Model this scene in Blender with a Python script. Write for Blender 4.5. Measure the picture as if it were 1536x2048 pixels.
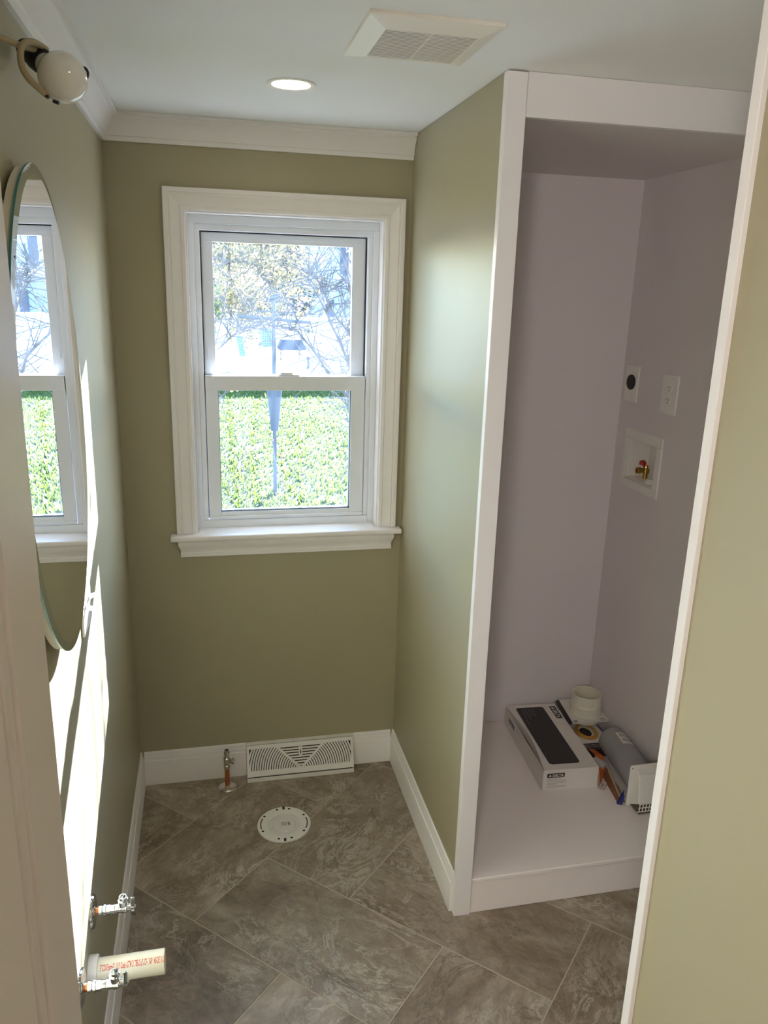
import bpy, math, random
from mathutils import Vector, Matrix
random.seed(7)
for o in list(bpy.data.objects):
    bpy.data.objects.remove(o)
sc = bpy.context.scene
R = math.radians

# ------------------------------------------------------------------ camera
CAM = Vector((0.27187, -2.57964, 1.74075)); FPX = 1575.25
YAW, PITCH, ROLL = R(12.88597), R(15.83529), R(1.68982)
fw = Vector((math.sin(YAW)*math.cos(PITCH), math.cos(YAW)*math.cos(PITCH), -math.sin(PITCH)))
rt0 = Vector((math.cos(YAW), -math.sin(YAW), 0)); up0 = rt0.cross(fw)
rt = math.cos(ROLL)*rt0 + math.sin(ROLL)*up0
up = -math.sin(ROLL)*rt0 + math.cos(ROLL)*up0
cd = bpy.data.cameras.new('camera'); cam = bpy.data.objects.new('camera', cd)
sc.collection.objects.link(cam)
cd.sensor_fit = 'HORIZONTAL'; cd.sensor_width = 36; cd.lens = 36*FPX/1536
cd.clip_start = .02; cd.clip_end = 300
cam.matrix_world = Matrix(((rt.x, up.x, -fw.x, CAM.x), (rt.y, up.y, -fw.y, CAM.y), (rt.z, up.z, -fw.z, CAM.z), (0, 0, 0, 1)))
sc.camera = cam

# ------------------------------------------------------------------ world, sun, exposure
SUN = Vector((.31, .73, .305)).normalized()          # towards the sun
world = bpy.data.worlds.new('sky'); sc.world = world; world.use_nodes = True
wn = world.node_tree.nodes; wl = world.node_tree.links
sky = wn.new('ShaderNodeTexSky'); sky.sky_type = 'NISHITA'; sky.sun_disc = False
sky.sun_elevation = math.asin(SUN.z); sky.sun_rotation = math.atan2(SUN.x, SUN.y)
sky.altitude = 100; sky.air_density = 1.0; sky.dust_density = .2; sky.ozone_density = 4.0
bg = wn['Background']; wl.new(sky.outputs[0], bg.inputs[0]); bg.inputs[1].default_value = 2.6
sl = bpy.data.lights.new('sun', 'SUN'); sun = bpy.data.objects.new('sun', sl); sc.collection.objects.link(sun)
sl.energy = 82; sl.angle = R(.53); sl.color = (.91, .93, 1)
sun.rotation_euler = SUN.to_track_quat('Z', 'Y').to_euler()
sun.location = SUN*30
sc.view_settings.view_transform = 'Standard'; sc.view_settings.look = 'None'
sc.view_settings.gamma = 1; sc.view_settings.use_curve_mapping = False
sc.view_settings.exposure = 0.30
sc.cycles.use_denoising = True
sc.cycles.max_bounces = 12; sc.cycles.diffuse_bounces = 8; sc.cycles.glossy_bounces = 5
sc.cycles.transparent_max_bounces = 16
sc.cycles.sample_clamp_indirect = 8
sc.cycles.caustics_refractive = False

# ------------------------------------------------------------------ materials
def nodes_of(name):
    m = bpy.data.materials.new(name); m.use_nodes = True
    return m, m.node_tree.nodes, m.node_tree.links, m.node_tree.nodes['Principled BSDF']
def mat(name, col, rough=.5, metal=0, spec=.5, bump=0, bscale=200, var=0, vscale=6, emit=None, estr=0, stretch=None, coat=0):
    m, n, l, p = nodes_of(name)
    p.inputs['Base Color'].default_value = (*col, 1)
    p.inputs['Roughness'].default_value = rough; p.inputs['Metallic'].default_value = metal
    p.inputs['Specular IOR Level'].default_value = spec
    p.inputs['Coat Weight'].default_value = coat
    tc = n.new('ShaderNodeTexCoord')
    src = tc.outputs['Object']
    if stretch:
        mp = n.new('ShaderNodeMapping'); mp.inputs['Scale'].default_value = stretch
        l.new(src, mp.inputs[0]); src = mp.outputs[0]
    if bump:
        t = n.new('ShaderNodeTexNoise'); t.inputs['Scale'].default_value = bscale; t.inputs['Detail'].default_value = 3
        b = n.new('ShaderNodeBump'); b.inputs['Strength'].default_value = bump; b.inputs['Distance'].default_value = .002
        l.new(src, t.inputs[0]); l.new(t.outputs[0], b.inputs['Height']); l.new(b.outputs[0], p.inputs['Normal'])
    if var:
        t = n.new('ShaderNodeTexNoise'); t.inputs['Scale'].default_value = vscale; t.inputs['Detail'].default_value = 4
        r = n.new('ShaderNodeMix'); r.data_type = 'RGBA'
        r.inputs[6].default_value = tuple(c*(1-var) for c in col)+(1,)
        r.inputs[7].default_value = tuple(min(1, c*(1+var)) for c in col)+(1,)
        l.new(src, t.inputs[0]); l.new(t.outputs[0], r.inputs[0]); l.new(r.outputs[2], p.inputs['Base Color'])
    if emit:
        p.inputs['Emission Color'].default_value = (*emit, 1); p.inputs['Emission Strength'].default_value = estr
    return m
def stone_mat():
    m, n, l, p = nodes_of('stone_tile')
    tc = n.new('ShaderNodeTexCoord'); oi = n.new('ShaderNodeObjectInfo')
    off = n.new('ShaderNodeVectorMath'); off.operation = 'MULTIPLY_ADD'
    mul = n.new('ShaderNodeCombineXYZ')
    k = n.new('ShaderNodeMath'); k.operation = 'MULTIPLY'; k.inputs[1].default_value = 37.0
    l.new(oi.outputs['Random'], k.inputs[0])
    for i in range(3): l.new(k.outputs[0], mul.inputs[i])
    mp = n.new('ShaderNodeMapping'); mp.inputs['Scale'].default_value = (1.0, 1.7, 1)
    mp.inputs['Rotation'].default_value = (0, 0, .5)
    l.new(tc.outputs['Object'], mp.inputs[0])
    add = n.new('ShaderNodeVectorMath'); add.operation = 'ADD'
    l.new(mp.outputs[0], add.inputs[0]); l.new(mul.outputs[0], add.inputs[1])
    def noise(scale, det, rough, dist):
        t = n.new('ShaderNodeTexNoise'); t.inputs['Scale'].default_value = scale; t.inputs['Detail'].default_value = det
        t.inputs['Roughness'].default_value = rough; t.inputs['Distortion'].default_value = dist
        l.new(add.outputs[0], t.inputs[0]); return t.outputs[0]
    def ramp(src, stops):
        r = n.new('ShaderNodeValToRGB'); e = r.color_ramp.elements
        while len(e) < len(stops): e.new(.5)
        for i, (pos, c) in enumerate(stops): e[i].position = pos; e[i].color = (*c, 1)
        l.new(src, r.inputs[0]); return r.outputs[0]
    def mix(f, a, b, bt='MIX', fac=None):
        x = n.new('ShaderNodeMix'); x.data_type = 'RGBA'; x.blend_type = bt
        if fac is None: l.new(f, x.inputs[0])
        else: x.inputs[0].default_value = fac
        l.new(a, x.inputs[6]); l.new(b, x.inputs[7]); return x.outputs[2]
    base = ramp(noise(3.6, 9, .60, .9), [(.28, (.16, .117, .078)), (.42, (.245, .192, .137)), (.54, (.315, .258, .195)), (.70, (.43, .37, .30))])
    fine = ramp(noise(26, 8, .72, .8), [(.30, (.45, .44, .43)), (.52, (.85, .85, .85)), (.72, (1.25, 1.22, 1.18))])
    c1 = mix(None, base, fine, 'MULTIPLY', .75)
    # thin branching pale veins
    v1 = noise(5.0, 11, .74, 1.0)
    s = n.new('ShaderNodeMath'); s.operation = 'SUBTRACT'; s.inputs[1].default_value = .5; l.new(v1, s.inputs[0])
    a = n.new('ShaderNodeMath'); a.operation = 'ABSOLUTE'; l.new(s.outputs[0], a.inputs[0])
    vf = ramp(a.outputs[0], [(0, (1, 1, 1)), (.008, (.75, .75, .75)), (.024, (0, 0, 0))])
    msk = ramp(noise(2.1, 3, .5, .5), [(.46, (0, 0, 0)), (.66, (.75, .75, .75))])
    vm = mix(None, vf, msk, 'MULTIPLY', 1.0)
    pale = n.new('ShaderNodeRGB'); pale.outputs[0].default_value = (.58, .53, .46, 1)
    c2 = mix(vm, c1, pale.outputs[0])
    d = noise(3.0, 10, .72, 1.4)
    s2 = n.new('ShaderNodeMath'); s2.operation = 'SUBTRACT'; s2.inputs[1].default_value = .42; l.new(d, s2.inputs[0])
    a2 = n.new('ShaderNodeMath'); a2.operation = 'ABSOLUTE'; l.new(s2.outputs[0], a2.inputs[0])
    df = ramp(a2.outputs[0], [(0, (.8, .8, .8)), (.012, (0, 0, 0))])
    dark = n.new('ShaderNodeRGB'); dark.outputs[0].default_value = (.08, .058, .04, 1)
    c3 = mix(df, c2, dark.outputs[0])
    hs = n.new('ShaderNodeHueSaturation'); vr = n.new('ShaderNodeMapRange')
    vr.inputs[3].default_value = .88; vr.inputs[4].default_value = 1.2
    l.new(oi.outputs['Random'], vr.inputs[0]); l.new(vr.outputs[0], hs.inputs['Value']); l.new(c3, hs.inputs['Color'])
    l.new(hs.outputs[0], p.inputs['Base Color'])
    p.inputs['Roughness'].default_value = .42
    b = n.new('ShaderNodeBump'); b.inputs['Strength'].default_value = .25; b.inputs['Distance'].default_value = .002
    l.new(noise(9, 8, .6, 1.5), b.inputs['Height']); l.new(b.outputs[0], p.inputs['Normal'])
    return m
def glass_mat():
    m = bpy.data.materials.new('window_glass'); m.use_nodes = True; n = m.node_tree.nodes; l = m.node_tree.links
    n.clear(); out = n.new('ShaderNodeOutputMaterial')
    tr = n.new('ShaderNodeBsdfTransparent'); tr.inputs[0].default_value = (.93, .96, .97, 1)
    gl = n.new('ShaderNodeBsdfGlossy'); gl.inputs['Roughness'].default_value = .02
    tl = n.new('ShaderNodeBsdfTranslucent'); tl.inputs[0].default_value = (.62, .78, 1, 1)
    fr = n.new('ShaderNodeFresnel'); fr.inputs[0].default_value = 1.35
    m1 = n.new('ShaderNodeMixShader'); m2 = n.new('ShaderNodeMixShader')
    # patchy faint scattering film, tinted blue to imitate bloom over the view
    tc = n.new('ShaderNodeTexCoord'); t = n.new('ShaderNodeTexNoise'); t.inputs['Scale'].default_value = 5; t.inputs['Detail'].default_value = 6
    mr = n.new('ShaderNodeMapRange'); mr.inputs[1].default_value = .3; mr.inputs[2].default_value = .75
    mr.inputs[3].default_value = .003; mr.inputs[4].default_value = .010
    l.new(tc.outputs['Object'], t.inputs[0]); l.new(t.outputs[0], mr.inputs[0])
    l.new(mr.outputs[0], m1.inputs[0]); l.new(tr.outputs[0], m1.inputs[1]); l.new(tl.outputs[0], m1.inputs[2])
    l.new(fr.outputs[0], m2.inputs[0]); l.new(m1.outputs[0], m2.inputs[1]); l.new(gl.outputs[0], m2.inputs[2])
    l.new(m2.outputs[0], out.inputs[0])
    return m
def clear_plastic():
    m = bpy.data.materials.new('clear_plastic'); m.use_nodes = True; n = m.node_tree.nodes; l = m.node_tree.links
    n.clear(); out = n.new('ShaderNodeOutputMaterial')
    tr = n.new('ShaderNodeBsdfTransparent'); gl = n.new('ShaderNodeBsdfGlossy'); gl.inputs['Roughness'].default_value = .1
    m1 = n.new('ShaderNodeMixShader'); m1.inputs[0].default_value = .2
    l.new(tr.outputs[0], m1.inputs[1]); l.new(gl.outputs[0], m1.inputs[2]); l.new(m1.outputs[0], out.inputs[0]); return m
def leafy(name, col, tcol, var=.25):
    m = bpy.data.materials.new(name); m.use_nodes = True; n = m.node_tree.nodes; l = m.node_tree.links
    n.clear(); out = n.new('ShaderNodeOutputMaterial')
    df = n.new('ShaderNodeBsdfDiffuse'); tl = n.new('ShaderNodeBsdfTranslucent'); mx = n.new('ShaderNodeMixShader'); mx.inputs[0].default_value = .5
    tc = n.new('ShaderNodeTexCoord'); t = n.new('ShaderNodeTexNoise'); t.inputs['Scale'].default_value = 3
    for node, c in ((df, col), (tl, tcol)):
        r = n.new('ShaderNodeMix'); r.data_type = 'RGBA'
        r.inputs[6].default_value = tuple(x*(1-var) for x in c)+(1,); r.inputs[7].default_value = tuple(min(1, x*(1+var)) for x in c)+(1,)
        l.new(t.outputs[0], r.inputs[0]); l.new(r.outputs[2], node.inputs[0])
    l.new(tc.outputs['Object'], t.inputs[0])
    l.new(df.outputs[0], mx.inputs[1]); l.new(tl.outputs[0], mx.inputs[2]); l.new(mx.outputs[0], out.inputs[0]); return m

OLIVE = (.365, .333, .22)
M = {}
M['olive'] = mat('olive_paint', OLIVE, .46, spec=.45, bump=.05, bscale=260, var=.02, vscale=3)
M['ceil'] = mat('ceiling_paint', (.82, .82, .81), .8, spec=.2, bump=.04, bscale=180, var=.015, vscale=4)
M['alcove'] = mat('alcove_paint', (.75, .70, .71), .6, spec=.3, bump=.04, bscale=220)
M['trim'] = mat('trim_paint', (.83, .81, .81), .34, spec=.5, bump=.02, bscale=60, stretch=(1, 1, .12))
M['trimx'] = mat('trim_paint_long', (.83, .81, .81), .34, spec=.5, bump=.012, bscale=60, stretch=(.12, 1, 1))
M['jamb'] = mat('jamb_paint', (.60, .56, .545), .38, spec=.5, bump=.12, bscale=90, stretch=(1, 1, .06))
M['platform'] = mat('platform_paint', (.88, .82, .80), .5, bump=.04, bscale=150)
M['vinyl'] = mat('white_vinyl', (.80, .83, .88), .4)
M['gasket'] = mat('black_gasket', (.012, .013, .016), .6)
M['spacer'] = mat('glass_spacer', (.22, .30, .42), .4, metal=.3)
M['plastic'] = mat('white_plastic', (.82, .80, .76), .35)
M['plastic2'] = mat('white_enamel_metal', (.80, .79, .76), .4)
M['grille'] = mat('fan_plastic', (.80, .76, .68), .45)
M['dark'] = mat('dark_cavity', (.012, .012, .013), .8)
M['slotdark'] = mat('slot_shade', (.10, .08, .06), .8)  # dark brown standing in for shade in slots and under the vent hood
M['chrome'] = mat('chrome', (.70, .72, .75), .07, metal=1)
M['nickel'] = mat('brushed_chrome', (.70, .68, .65), .22, metal=1)
M['copper'] = mat('copper', (.62, .25, .11), .3, metal=1, var=.15, vscale=40)
M['brass'] = mat('brass', (.60, .42, .12), .3, metal=1)
M['red'] = mat('red_plastic', (.42, .008, .012), .4)
M['pvc'] = mat('pvc_cream', (.80, .77, .64), .35)
M['redink'] = mat('red_ink', (.65, .04, .03), .6)
M['black'] = mat('black_rubber', (.012, .012, .013), .5)
M['tan'] = mat('tan_cable', (.40, .33, .21), .55, bump=.2, bscale=120)
M['bulb'] = mat('opal_bulb', (.84, .83, .81), .12, spec=.6, coat=.5)
M['mirror'] = mat('mirror_silver', (.92, .94, .95), .0, metal=1)
M['mbevel'] = mat('mirror_bevel', (.70, .80, .90), .02, metal=1)
M['medge'] = mat('mirror_glass_edge', (.05, .22, .23), .2)
M['mback'] = mat('mirror_backing', (.66, .63, .54), .6)
M['card'] = mat('white_card', (.74, .70, .66), .6, var=.02, vscale=20)
M['card2'] = mat('white_card_bright', (.74, .71, .67), .5)
M['ink'] = mat('black_ink', (.022, .019, .017), .5)
M['greyink'] = mat('grey_ink', (.28, .26, .25), .6)
M['orange'] = mat('orange_card', (.45, .09, .012), .45)
M['brownbag'] = mat('brown_print', (.20, .085, .04), .4, var=.3, vscale=30)
M['blue'] = mat('blue_plastic', (.012, .02, .16), .4)
M['greypipe'] = mat('grey_pipe', (.30, .30, .31), .42)
M['greyfit'] = mat('grey_fitting', (.42, .40, .40), .4)
M['coil'] = mat('yellow_tubing', (.50, .27, .05), .4)
M['clear'] = clear_plastic()
M['grout'] = mat('grout', (.45, .39, .31), .9, bump=.2, bscale=400)
M['stone'] = stone_mat()
M['glass'] = glass_mat()
M['led'] = mat('led_lens', (.9, .9, .9), .5, emit=(1, .80, .60), estr=34)
M['led_added'] = mat('led_lens_added', (.9, .9, .9), .5, emit=(1, .86, .72), estr=34)
M['added_lens'] = mat('added_lamp_glass', (.9, .9, .9), .5, emit=(1, .91, .86), estr=105)
M['hall'] = mat('hall_paint', (.40, .37, .31), .6)
# outdoors
M['lawn'] = mat('lawn', (.050, .066, .024), .9, var=.5, vscale=1.6, spec=.1)
M['reflector'] = mat('pale_bounce', (.62, .60, .57), .9, var=.1, vscale=2)
M['grass'] = leafy('grass_blades', (.055, .078, .018), (.085, .120, .022), .65)
M['leaf'] = leafy('yellow_leaves', (.27, .21, .09), (.30, .22, .09), .4)
M['needle'] = leafy('evergreen', (.012, .02, .018), (.006, .01, .01), .4)
M['greenleaf'] = leafy('green_leaves', (.07, .12, .03), (.1, .17, .03), .3)
M['bark'] = mat('bark', (.05, .045, .045), .9, var=.2, vscale=30)
M['barkt'] = mat('tree_bark', (.11, .09, .06), .9, var=.2, vscale=10)
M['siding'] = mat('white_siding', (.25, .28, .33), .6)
M['shutter'] = mat('blue_shutter', (.02, .03, .06), .6)
M['roof'] = mat('roof_shingle', (.12, .12, .14), .9, var=.3, vscale=8)
M['fence'] = mat('white_fence', (.84, .86, .87), .5)
M['pole'] = mat('dark_pole', (.035, .045, .07), .5)
M['wood'] = mat('feeder_wood', (.28, .17, .12), .8)
M['greenwire'] = mat('green_wire', (.03, .12, .09), .5)
M['leafbrown'] = mat('dead_leaf', (.10, .06, .05), .9)
M['paneout'] = mat('house_window_glass', (.10, .13, .17), .1)

# ------------------------------------------------------------------ mesh helpers
C = sc.collection
class MB:
    def __init__(s): s.v = []; s.f = []
    def add(s, v, f):
        k = len(s.v); s.v += [Vector(p) for p in v]; s.f += [tuple(i+k for i in q) for q in f]; return s
    def box(s, x0, x1, y0, y1, z0, z1):
        return s.add([(x0,y0,z0),(x1,y0,z0),(x1,y1,z0),(x0,y1,z0),(x0,y0,z1),(x1,y0,z1),(x1,y1,z1),(x0,y1,z1)],
            [(0,3,2,1),(4,5,6,7),(0,1,5,4),(1,2,6,5),(2,3,7,6),(3,0,4,7)])
    def tube(s, pts, rad, n=12, cap=True, closed=False):
        pts = [Vector(p) for p in pts]; m = len(pts)
        if not hasattr(rad, '__len__'): rad = [rad]*m
        t0 = (pts[1]-pts[0]).normalized(); u = t0.orthogonal().normalized(); V = []; F = []
        for i, p in enumerate(pts):
            if closed: t = (pts[(i+1) % m]-pts[i-1]).normalized()
            else: t = (pts[min(i+1, m-1)]-pts[max(i-1, 0)]).normalized()
            u = (u-t*u.dot(t)).normalized(); w = t.cross(u)
            for k in range(n):
                a = 2*math.pi*k/n; V.append(p+(u*math.cos(a)+w*math.sin(a))*rad[i])
        for i in range(m if closed else m-1):
            j = (i+1) % m
            for k in range(n): F.append((i*n+k, i*n+(k+1) % n, j*n+(k+1) % n, j*n+k))
        if cap and not closed: F += [tuple(range(n))[::-1], tuple((m-1)*n+k for k in range(n))]
        return s.add(V, F)
    def lathe(s, prof, axis, base, n=32, ref=None):
        """prof: (radius, height along axis)"""
        a = Vector(axis).normalized(); b = Vector(base); u = a.orthogonal().normalized() if ref is None else Vector(ref); w = a.cross(u)
        V = []; F = []
        for r, h in prof:
            for k in range(n):
                t = 2*math.pi*k/n; V.append(b+a*h+(u*math.cos(t)+w*math.sin(t))*r)
        for i in range(len(prof)-1):
            for k in range(n): F.append((i*n+k, i*n+(k+1) % n, (i+1)*n+(k+1) % n, (i+1)*n+k))
        if prof[0][0] > 1e-6: F.append(tuple(range(n))[::-1])
        if prof[-1][0] > 1e-6: F.append(tuple((len(prof)-1)*n+k for k in range(n)))
        return s.add(V, F)
    def prism(s, poly, h, o, ex, ey, ez):
        """poly in (a,b) plane ex,ey extruded by h along ez"""
        o, ex, ey, ez = map(Vector, (o, ex, ey, ez)); n = len(poly)
        V = [o+ex*a+ey*b for a, b in poly]; V += [p+ez*h for p in V]
        return s.add(V, [tuple(range(n))[::-1], tuple(range(n, 2*n))]+[(i, (i+1) % n, n+(i+1) % n, n+i) for i in range(n)])
    def sweep(s, path, prof, side=1):
        """path: (x,y) corners; prof: (distance off the path, z); mitred; capped"""
        P = [Vector(p) for p in path]; m = len(P); V = []; n = len(prof)
        for i in range(m):
            d0 = (P[i]-P[i-1]).normalized() if i else (P[1]-P[0]).normalized()
            d1 = (P[i+1]-P[i]).normalized() if i < m-1 else d0
            n0 = Vector((-d0.y, d0.x))*side; n1 = Vector((-d1.y, d1.x))*side
            nn = (n0+n1); nn = nn/max(nn.dot(n0), 1e-6)
            for d, z in prof: V.append((P[i].x+nn.x*d, P[i].y+nn.y*d, z))
        F = []
        for i in range(m-1):
            for k in range(n): F.append((i*n+k, i*n+(k+1) % n, (i+1)*n+(k+1) % n, (i+1)*n+k))
        F += [tuple(range(n))[::-1], tuple((m-1)*n+k for k in range(n))]
        return s.add(V, F)
    def build(s, name, m, parent=None, smooth=False, bevel=0, segs=2, origin=None, mats=None, angle=40):
        me = bpy.data.meshes.new(name)
        if parent is not None: o0 = Vector(parent.get('_o', (0, 0, 0)))
        elif origin is not None: o0 = Vector(origin)
        else: o0 = Vector((0, 0, 0))
        me.from_pydata([tuple(p-o0) for p in s.v], [], s.f); me.validate(); 
        import bmesh
        bm = bmesh.new(); bm.from_mesh(me); bmesh.ops.recalc_face_normals(bm, faces=bm.faces); bm.to_mesh(me); bm.free()
        ob = bpy.data.objects.new(name, me); C.objects.link(ob)
        me.materials.append(M[m] if isinstance(m, str) else m)
        if parent is not None: ob.parent = parent; ob['_o'] = tuple(o0)
        else: ob.location = o0; ob['_o'] = tuple(o0)
        if bevel:
            b = ob.modifiers.new('edge', 'BEVEL'); b.width = bevel; b.segments = segs; b.limit_method = 'ANGLE'; b.angle_limit = R(35)
            b.harden_normals = False
        if smooth:
            me.polygons.foreach_set('use_smooth', [True]*len(me.polygons))
            try: me.set_sharp_from_angle(angle=R(angle))
            except Exception: pass
        return ob
def tag(o, label, cat, group=None, kind=None):
    if label: o['label'] = label
    if cat: o['category'] = cat
    if group: o['group'] = group
    if kind: o['kind'] = kind
    return o
def thing(name, loc, label, cat, group=None, kind=None):
    o = bpy.data.objects.new(name, None); C.objects.link(o); o.location = loc; o['_o'] = tuple(loc); o.empty_display_size = .02
    return tag(o, label, cat, group, kind)
def struct(o, label, cat): return tag(o, label, cat, kind='structure')
def box(*a): return MB().box(*a)
def at(px, py, Y):
    """the point of the place seen at photo pixel (px,py), standing at depth Y"""
    d = fw+rt*((px-768)/FPX)-up*((py-1024)/FPX); return CAM+d*((Y-CAM.y)/d.y)
FONT = {}
def text_verts(s, size, bold=0):
    cu = bpy.data.curves.new('t', 'FONT'); cu.body = s; cu.size = size; cu.offset = bold; cu.resolution_u = 2
    o = bpy.data.objects.new('t', cu); C.objects.link(o)
    dg = bpy.context.evaluated_depsgraph_get(); me = bpy.data.meshes.new_from_object(o.evaluated_get(dg))
    v = [tuple(p.co) for p in me.vertices]; f = [tuple(q.vertices) for q in me.polygons]
    bpy.data.objects.remove(o); bpy.data.curves.remove(cu); bpy.data.meshes.remove(me)
    return v, f
def text_on(mb, s, size, o, ex, ey, bold=0, width=None):
    v, f = text_verts(s, size, bold); o, ex, ey = Vector(o), Vector(ex), Vector(ey)
    w = max(p[0] for p in v); k = width/w if width else 1
    return mb.add([o+ex*(p[0]*k)+ey*p[1] for p in v], f)
PIPE_TXT = text_verts('5" CONForm-G    U.P. Code ASTM D1785-21a/% CF-110-P   MADE IN U', .0165, .0003)

# ------------------------------------------------------------------ dimensions (metres; left wall x=0, window wall y=0)
W, H = .923, 2.199
PF = -.806            # front of partition / alcove
XR = 1.721            # alcove right wall
ZP = .1225            # alcove platform
YD = -2.102           # door wall, room side
# window hole
WX0, WX1, WZ0, WZ1 = .222, .838, .922, 1.950

# ------------------------------------------------------------------ setting
wb = MB()
wb.box(-.12, WX0, 0, .14, -.05, H+.05).box(WX1, W+.02, 0, .14, -.05, H+.05).box(WX0, WX1, 0, .14, -.05, WZ0).box(WX0, WX1, 0, .14, WZ1, H+.05)
struct(wb.build('wall_back', 'olive'), 'olive green painted wall around the white window', 'wall')
struct(box(-.12, 0, YD-.12, 0, -.05, H+.05).build('wall_left', 'olive'), 'olive green wall with the oval mirror and sun patches', 'wall')
struct(box(W, W+.0425, PF+.0205, 0, -.05, H-.0015).build('wall_partition', 'olive'), 'olive green partition wall between window corner and white alcove', 'wall')
struct(box(W+.003, W+.118, -3.9, -1.674, -.05, H).build('wall_right', 'olive'), 'olive green wall close to the camera, cut by the frame edge', 'wall')
struct(box(-1.4, 2.1, -3.95, .14, H, H+.1).build('ceiling', 'ceil'), 'flat off-white ceiling with light and fan', 'ceiling')
# alcove shell
struct(box(W+.02, XR+.12, 0.0, .14, -.05, H).build('wall_alcove_back', 'alcove'), 'pale mauve-grey back wall of the laundry alcove', 'wall')
BY0, BY1, BZ0, BZ1 = -.276, -.088, 1.118, 1.262      # washer box hole
wr = MB(); wr.box(XR, XR+.12, PF, BY0, -.05, H).box(XR, XR+.12, BY1, 0, -.05, H).box(XR, XR+.12, BY0, BY1, -.05, BZ0).box(XR, XR+.12, BY0, BY1, BZ1, H).box(XR+.1, XR+.12, BY0, BY1, BZ0, BZ1)
struct(wr.build('wall_alcove_right', 'alcove'), 'pale mauve-grey side wall of the alcove with outlets', 'wall')
struct(box(W+.043, XR, PF+.02, 0, 2.113, 2.135).build('ceiling_alcove', 'alcove'), 'low pale ceiling inside the laundry alcove', 'ceiling')
struct(box(W+.046, XR+.2, PF+.003, PF+.021, 2.109, H-.0005).build('trim_1', 'trimx', bevel=.0012), 'white header board across the top of the alcove opening', 'trim')
# alcove platform
pl = thing('floor_platform', (1.34, -.4, 0), 'raised white platform floor of the laundry alcove', 'platform', kind='structure')
box(W+.0455, XR, PF-.002, 0, ZP-.014, ZP).build('deck', 'platform', pl, bevel=.003, segs=3)
box(W+.0465, XR+.2, PF+.004, PF+.022, .001, ZP-.0145).build('riser', 'platform', pl, bevel=.001)
# passage on the right, behind the trim
struct(box(XR+.18, XR+.3, -1.8, PF+.02, -.05, H).build('wall_passage_end', 'alcove'), 'pale end wall of the short side passage', 'wall')
struct(box(XR, XR+.18, PF+.004, PF+.08, -.05, H).build('wall_alcove_front', 'alcove'), 'pale wall strip beside the alcove opening', 'wall')
struct(box(W+.118, XR+.3, -1.79, -1.674, -.05, H).build('wall_passage_front', 'alcove'), 'pale near wall of the short side passage', 'wall')
struct(box(W-.0035, W+.0445, PF, PF+.0205, 0, H-.003).build('trim_2', 'trim', bevel=.0012), 'white board capping the end of the olive partition', 'trim')
struct(box(W-.005, W+.124, -1.674, -1.655, 0, H-.001).build('trim_3', 'trim', bevel=.0012), 'bright white board edge capping the near olive wall', 'trim')
# door wall, jamb, hall
dw = MB().box(-.12, .155, YD-.12, YD-.001, -.05, H).box(.155, W+.003, YD-.12, YD-.001, 2.08, H)
struct(dw.build('wall_front', 'olive'), 'olive door wall beside the camera', 'wall')
dj = thing('door_1', (.16, -2.2, 0), 'white painted door jamb with moulded stop at the frame edge', 'door frame', kind='structure')
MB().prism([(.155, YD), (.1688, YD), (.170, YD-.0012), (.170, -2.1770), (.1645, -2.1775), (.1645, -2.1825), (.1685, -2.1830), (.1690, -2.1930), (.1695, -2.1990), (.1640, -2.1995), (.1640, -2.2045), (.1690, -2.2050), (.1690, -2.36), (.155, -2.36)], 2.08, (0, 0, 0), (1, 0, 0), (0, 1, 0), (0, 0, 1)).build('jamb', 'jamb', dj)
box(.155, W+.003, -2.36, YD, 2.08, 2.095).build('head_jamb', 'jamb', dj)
hl = MB().box(-1.4, -1.28, -3.95, YD-.12, -.05, H).box(-1.4, W+.12, -3.95, -3.85, -.05, H).box(-1.4, -.12, YD-.13, YD-.1, -.05, H)
struct(hl.build('wall_hall', 'hall'), 'beige hall walls behind the camera', 'wall')
LX, LY, LZ = -.1, -3.15, 1.90
lamp = thing('added_hall_lamp', (LX, LY, H), 'added opal globe lamp, unseen in the hall, lighting the room from behind the camera', 'lamp')  # added unseen lamp, hung low so its light reaches the alcove header
MB().lathe([(.06, 0), (.06, -.012), (.05, -.025), (.0001, -.026)], (0, 0, 1), (LX, LY, H), 32).build('canopy', 'nickel', lamp, smooth=True)
MB().tube([(LX, LY, H-.02), (LX, LY, LZ+.1)], .006, 10).build('stem', 'nickel', lamp, smooth=True)
MB().lathe([(.0001, -.105)]+[(.105*math.sin(R(a)), -.105*math.cos(R(a))) for a in range(12, 171, 12)]+[(.0001, .105)], (0, 0, 1), (LX, LY, LZ), 32).build('globe', 'added_lens', lamp, smooth=True, angle=80)

# ------------------------------------------------------------------ floor: herringbone tiles
fl = struct(box(-1.4, 2.1, -3.95, .14, -.06, -.0012).build('floor', 'grout'), 'stone-look tile floor in a diagonal herringbone', 'floor')
ua = R(-44.6); eu = Vector((math.cos(ua), math.sin(ua))); ev = Vector((-math.sin(ua), math.cos(ua)))
S = .3155; U0, V0 = -.0165, -.9855       # grid lines U_i=U0+i*S, V_j=V0+j*S
def clip(poly):
    for ax, lim, sg in ((0, 0.0, 1), (0, 1.9, -1), (1, -3.0, 1), (1, 0.0, -1)):
        out = []
        for i in range(len(poly)):
            a, b = poly[i], poly[(i+1) % len(poly)]
            da, db = sg*(a[ax]-lim), sg*(b[ax]-lim)
            if da >= 0: out.append(a)
            if (da >= 0) != (db >= 0): out.append(a+(b-a)*(da/(da-db)))
        poly = out
        if len(poly) < 3: return []
    return poly
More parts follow.
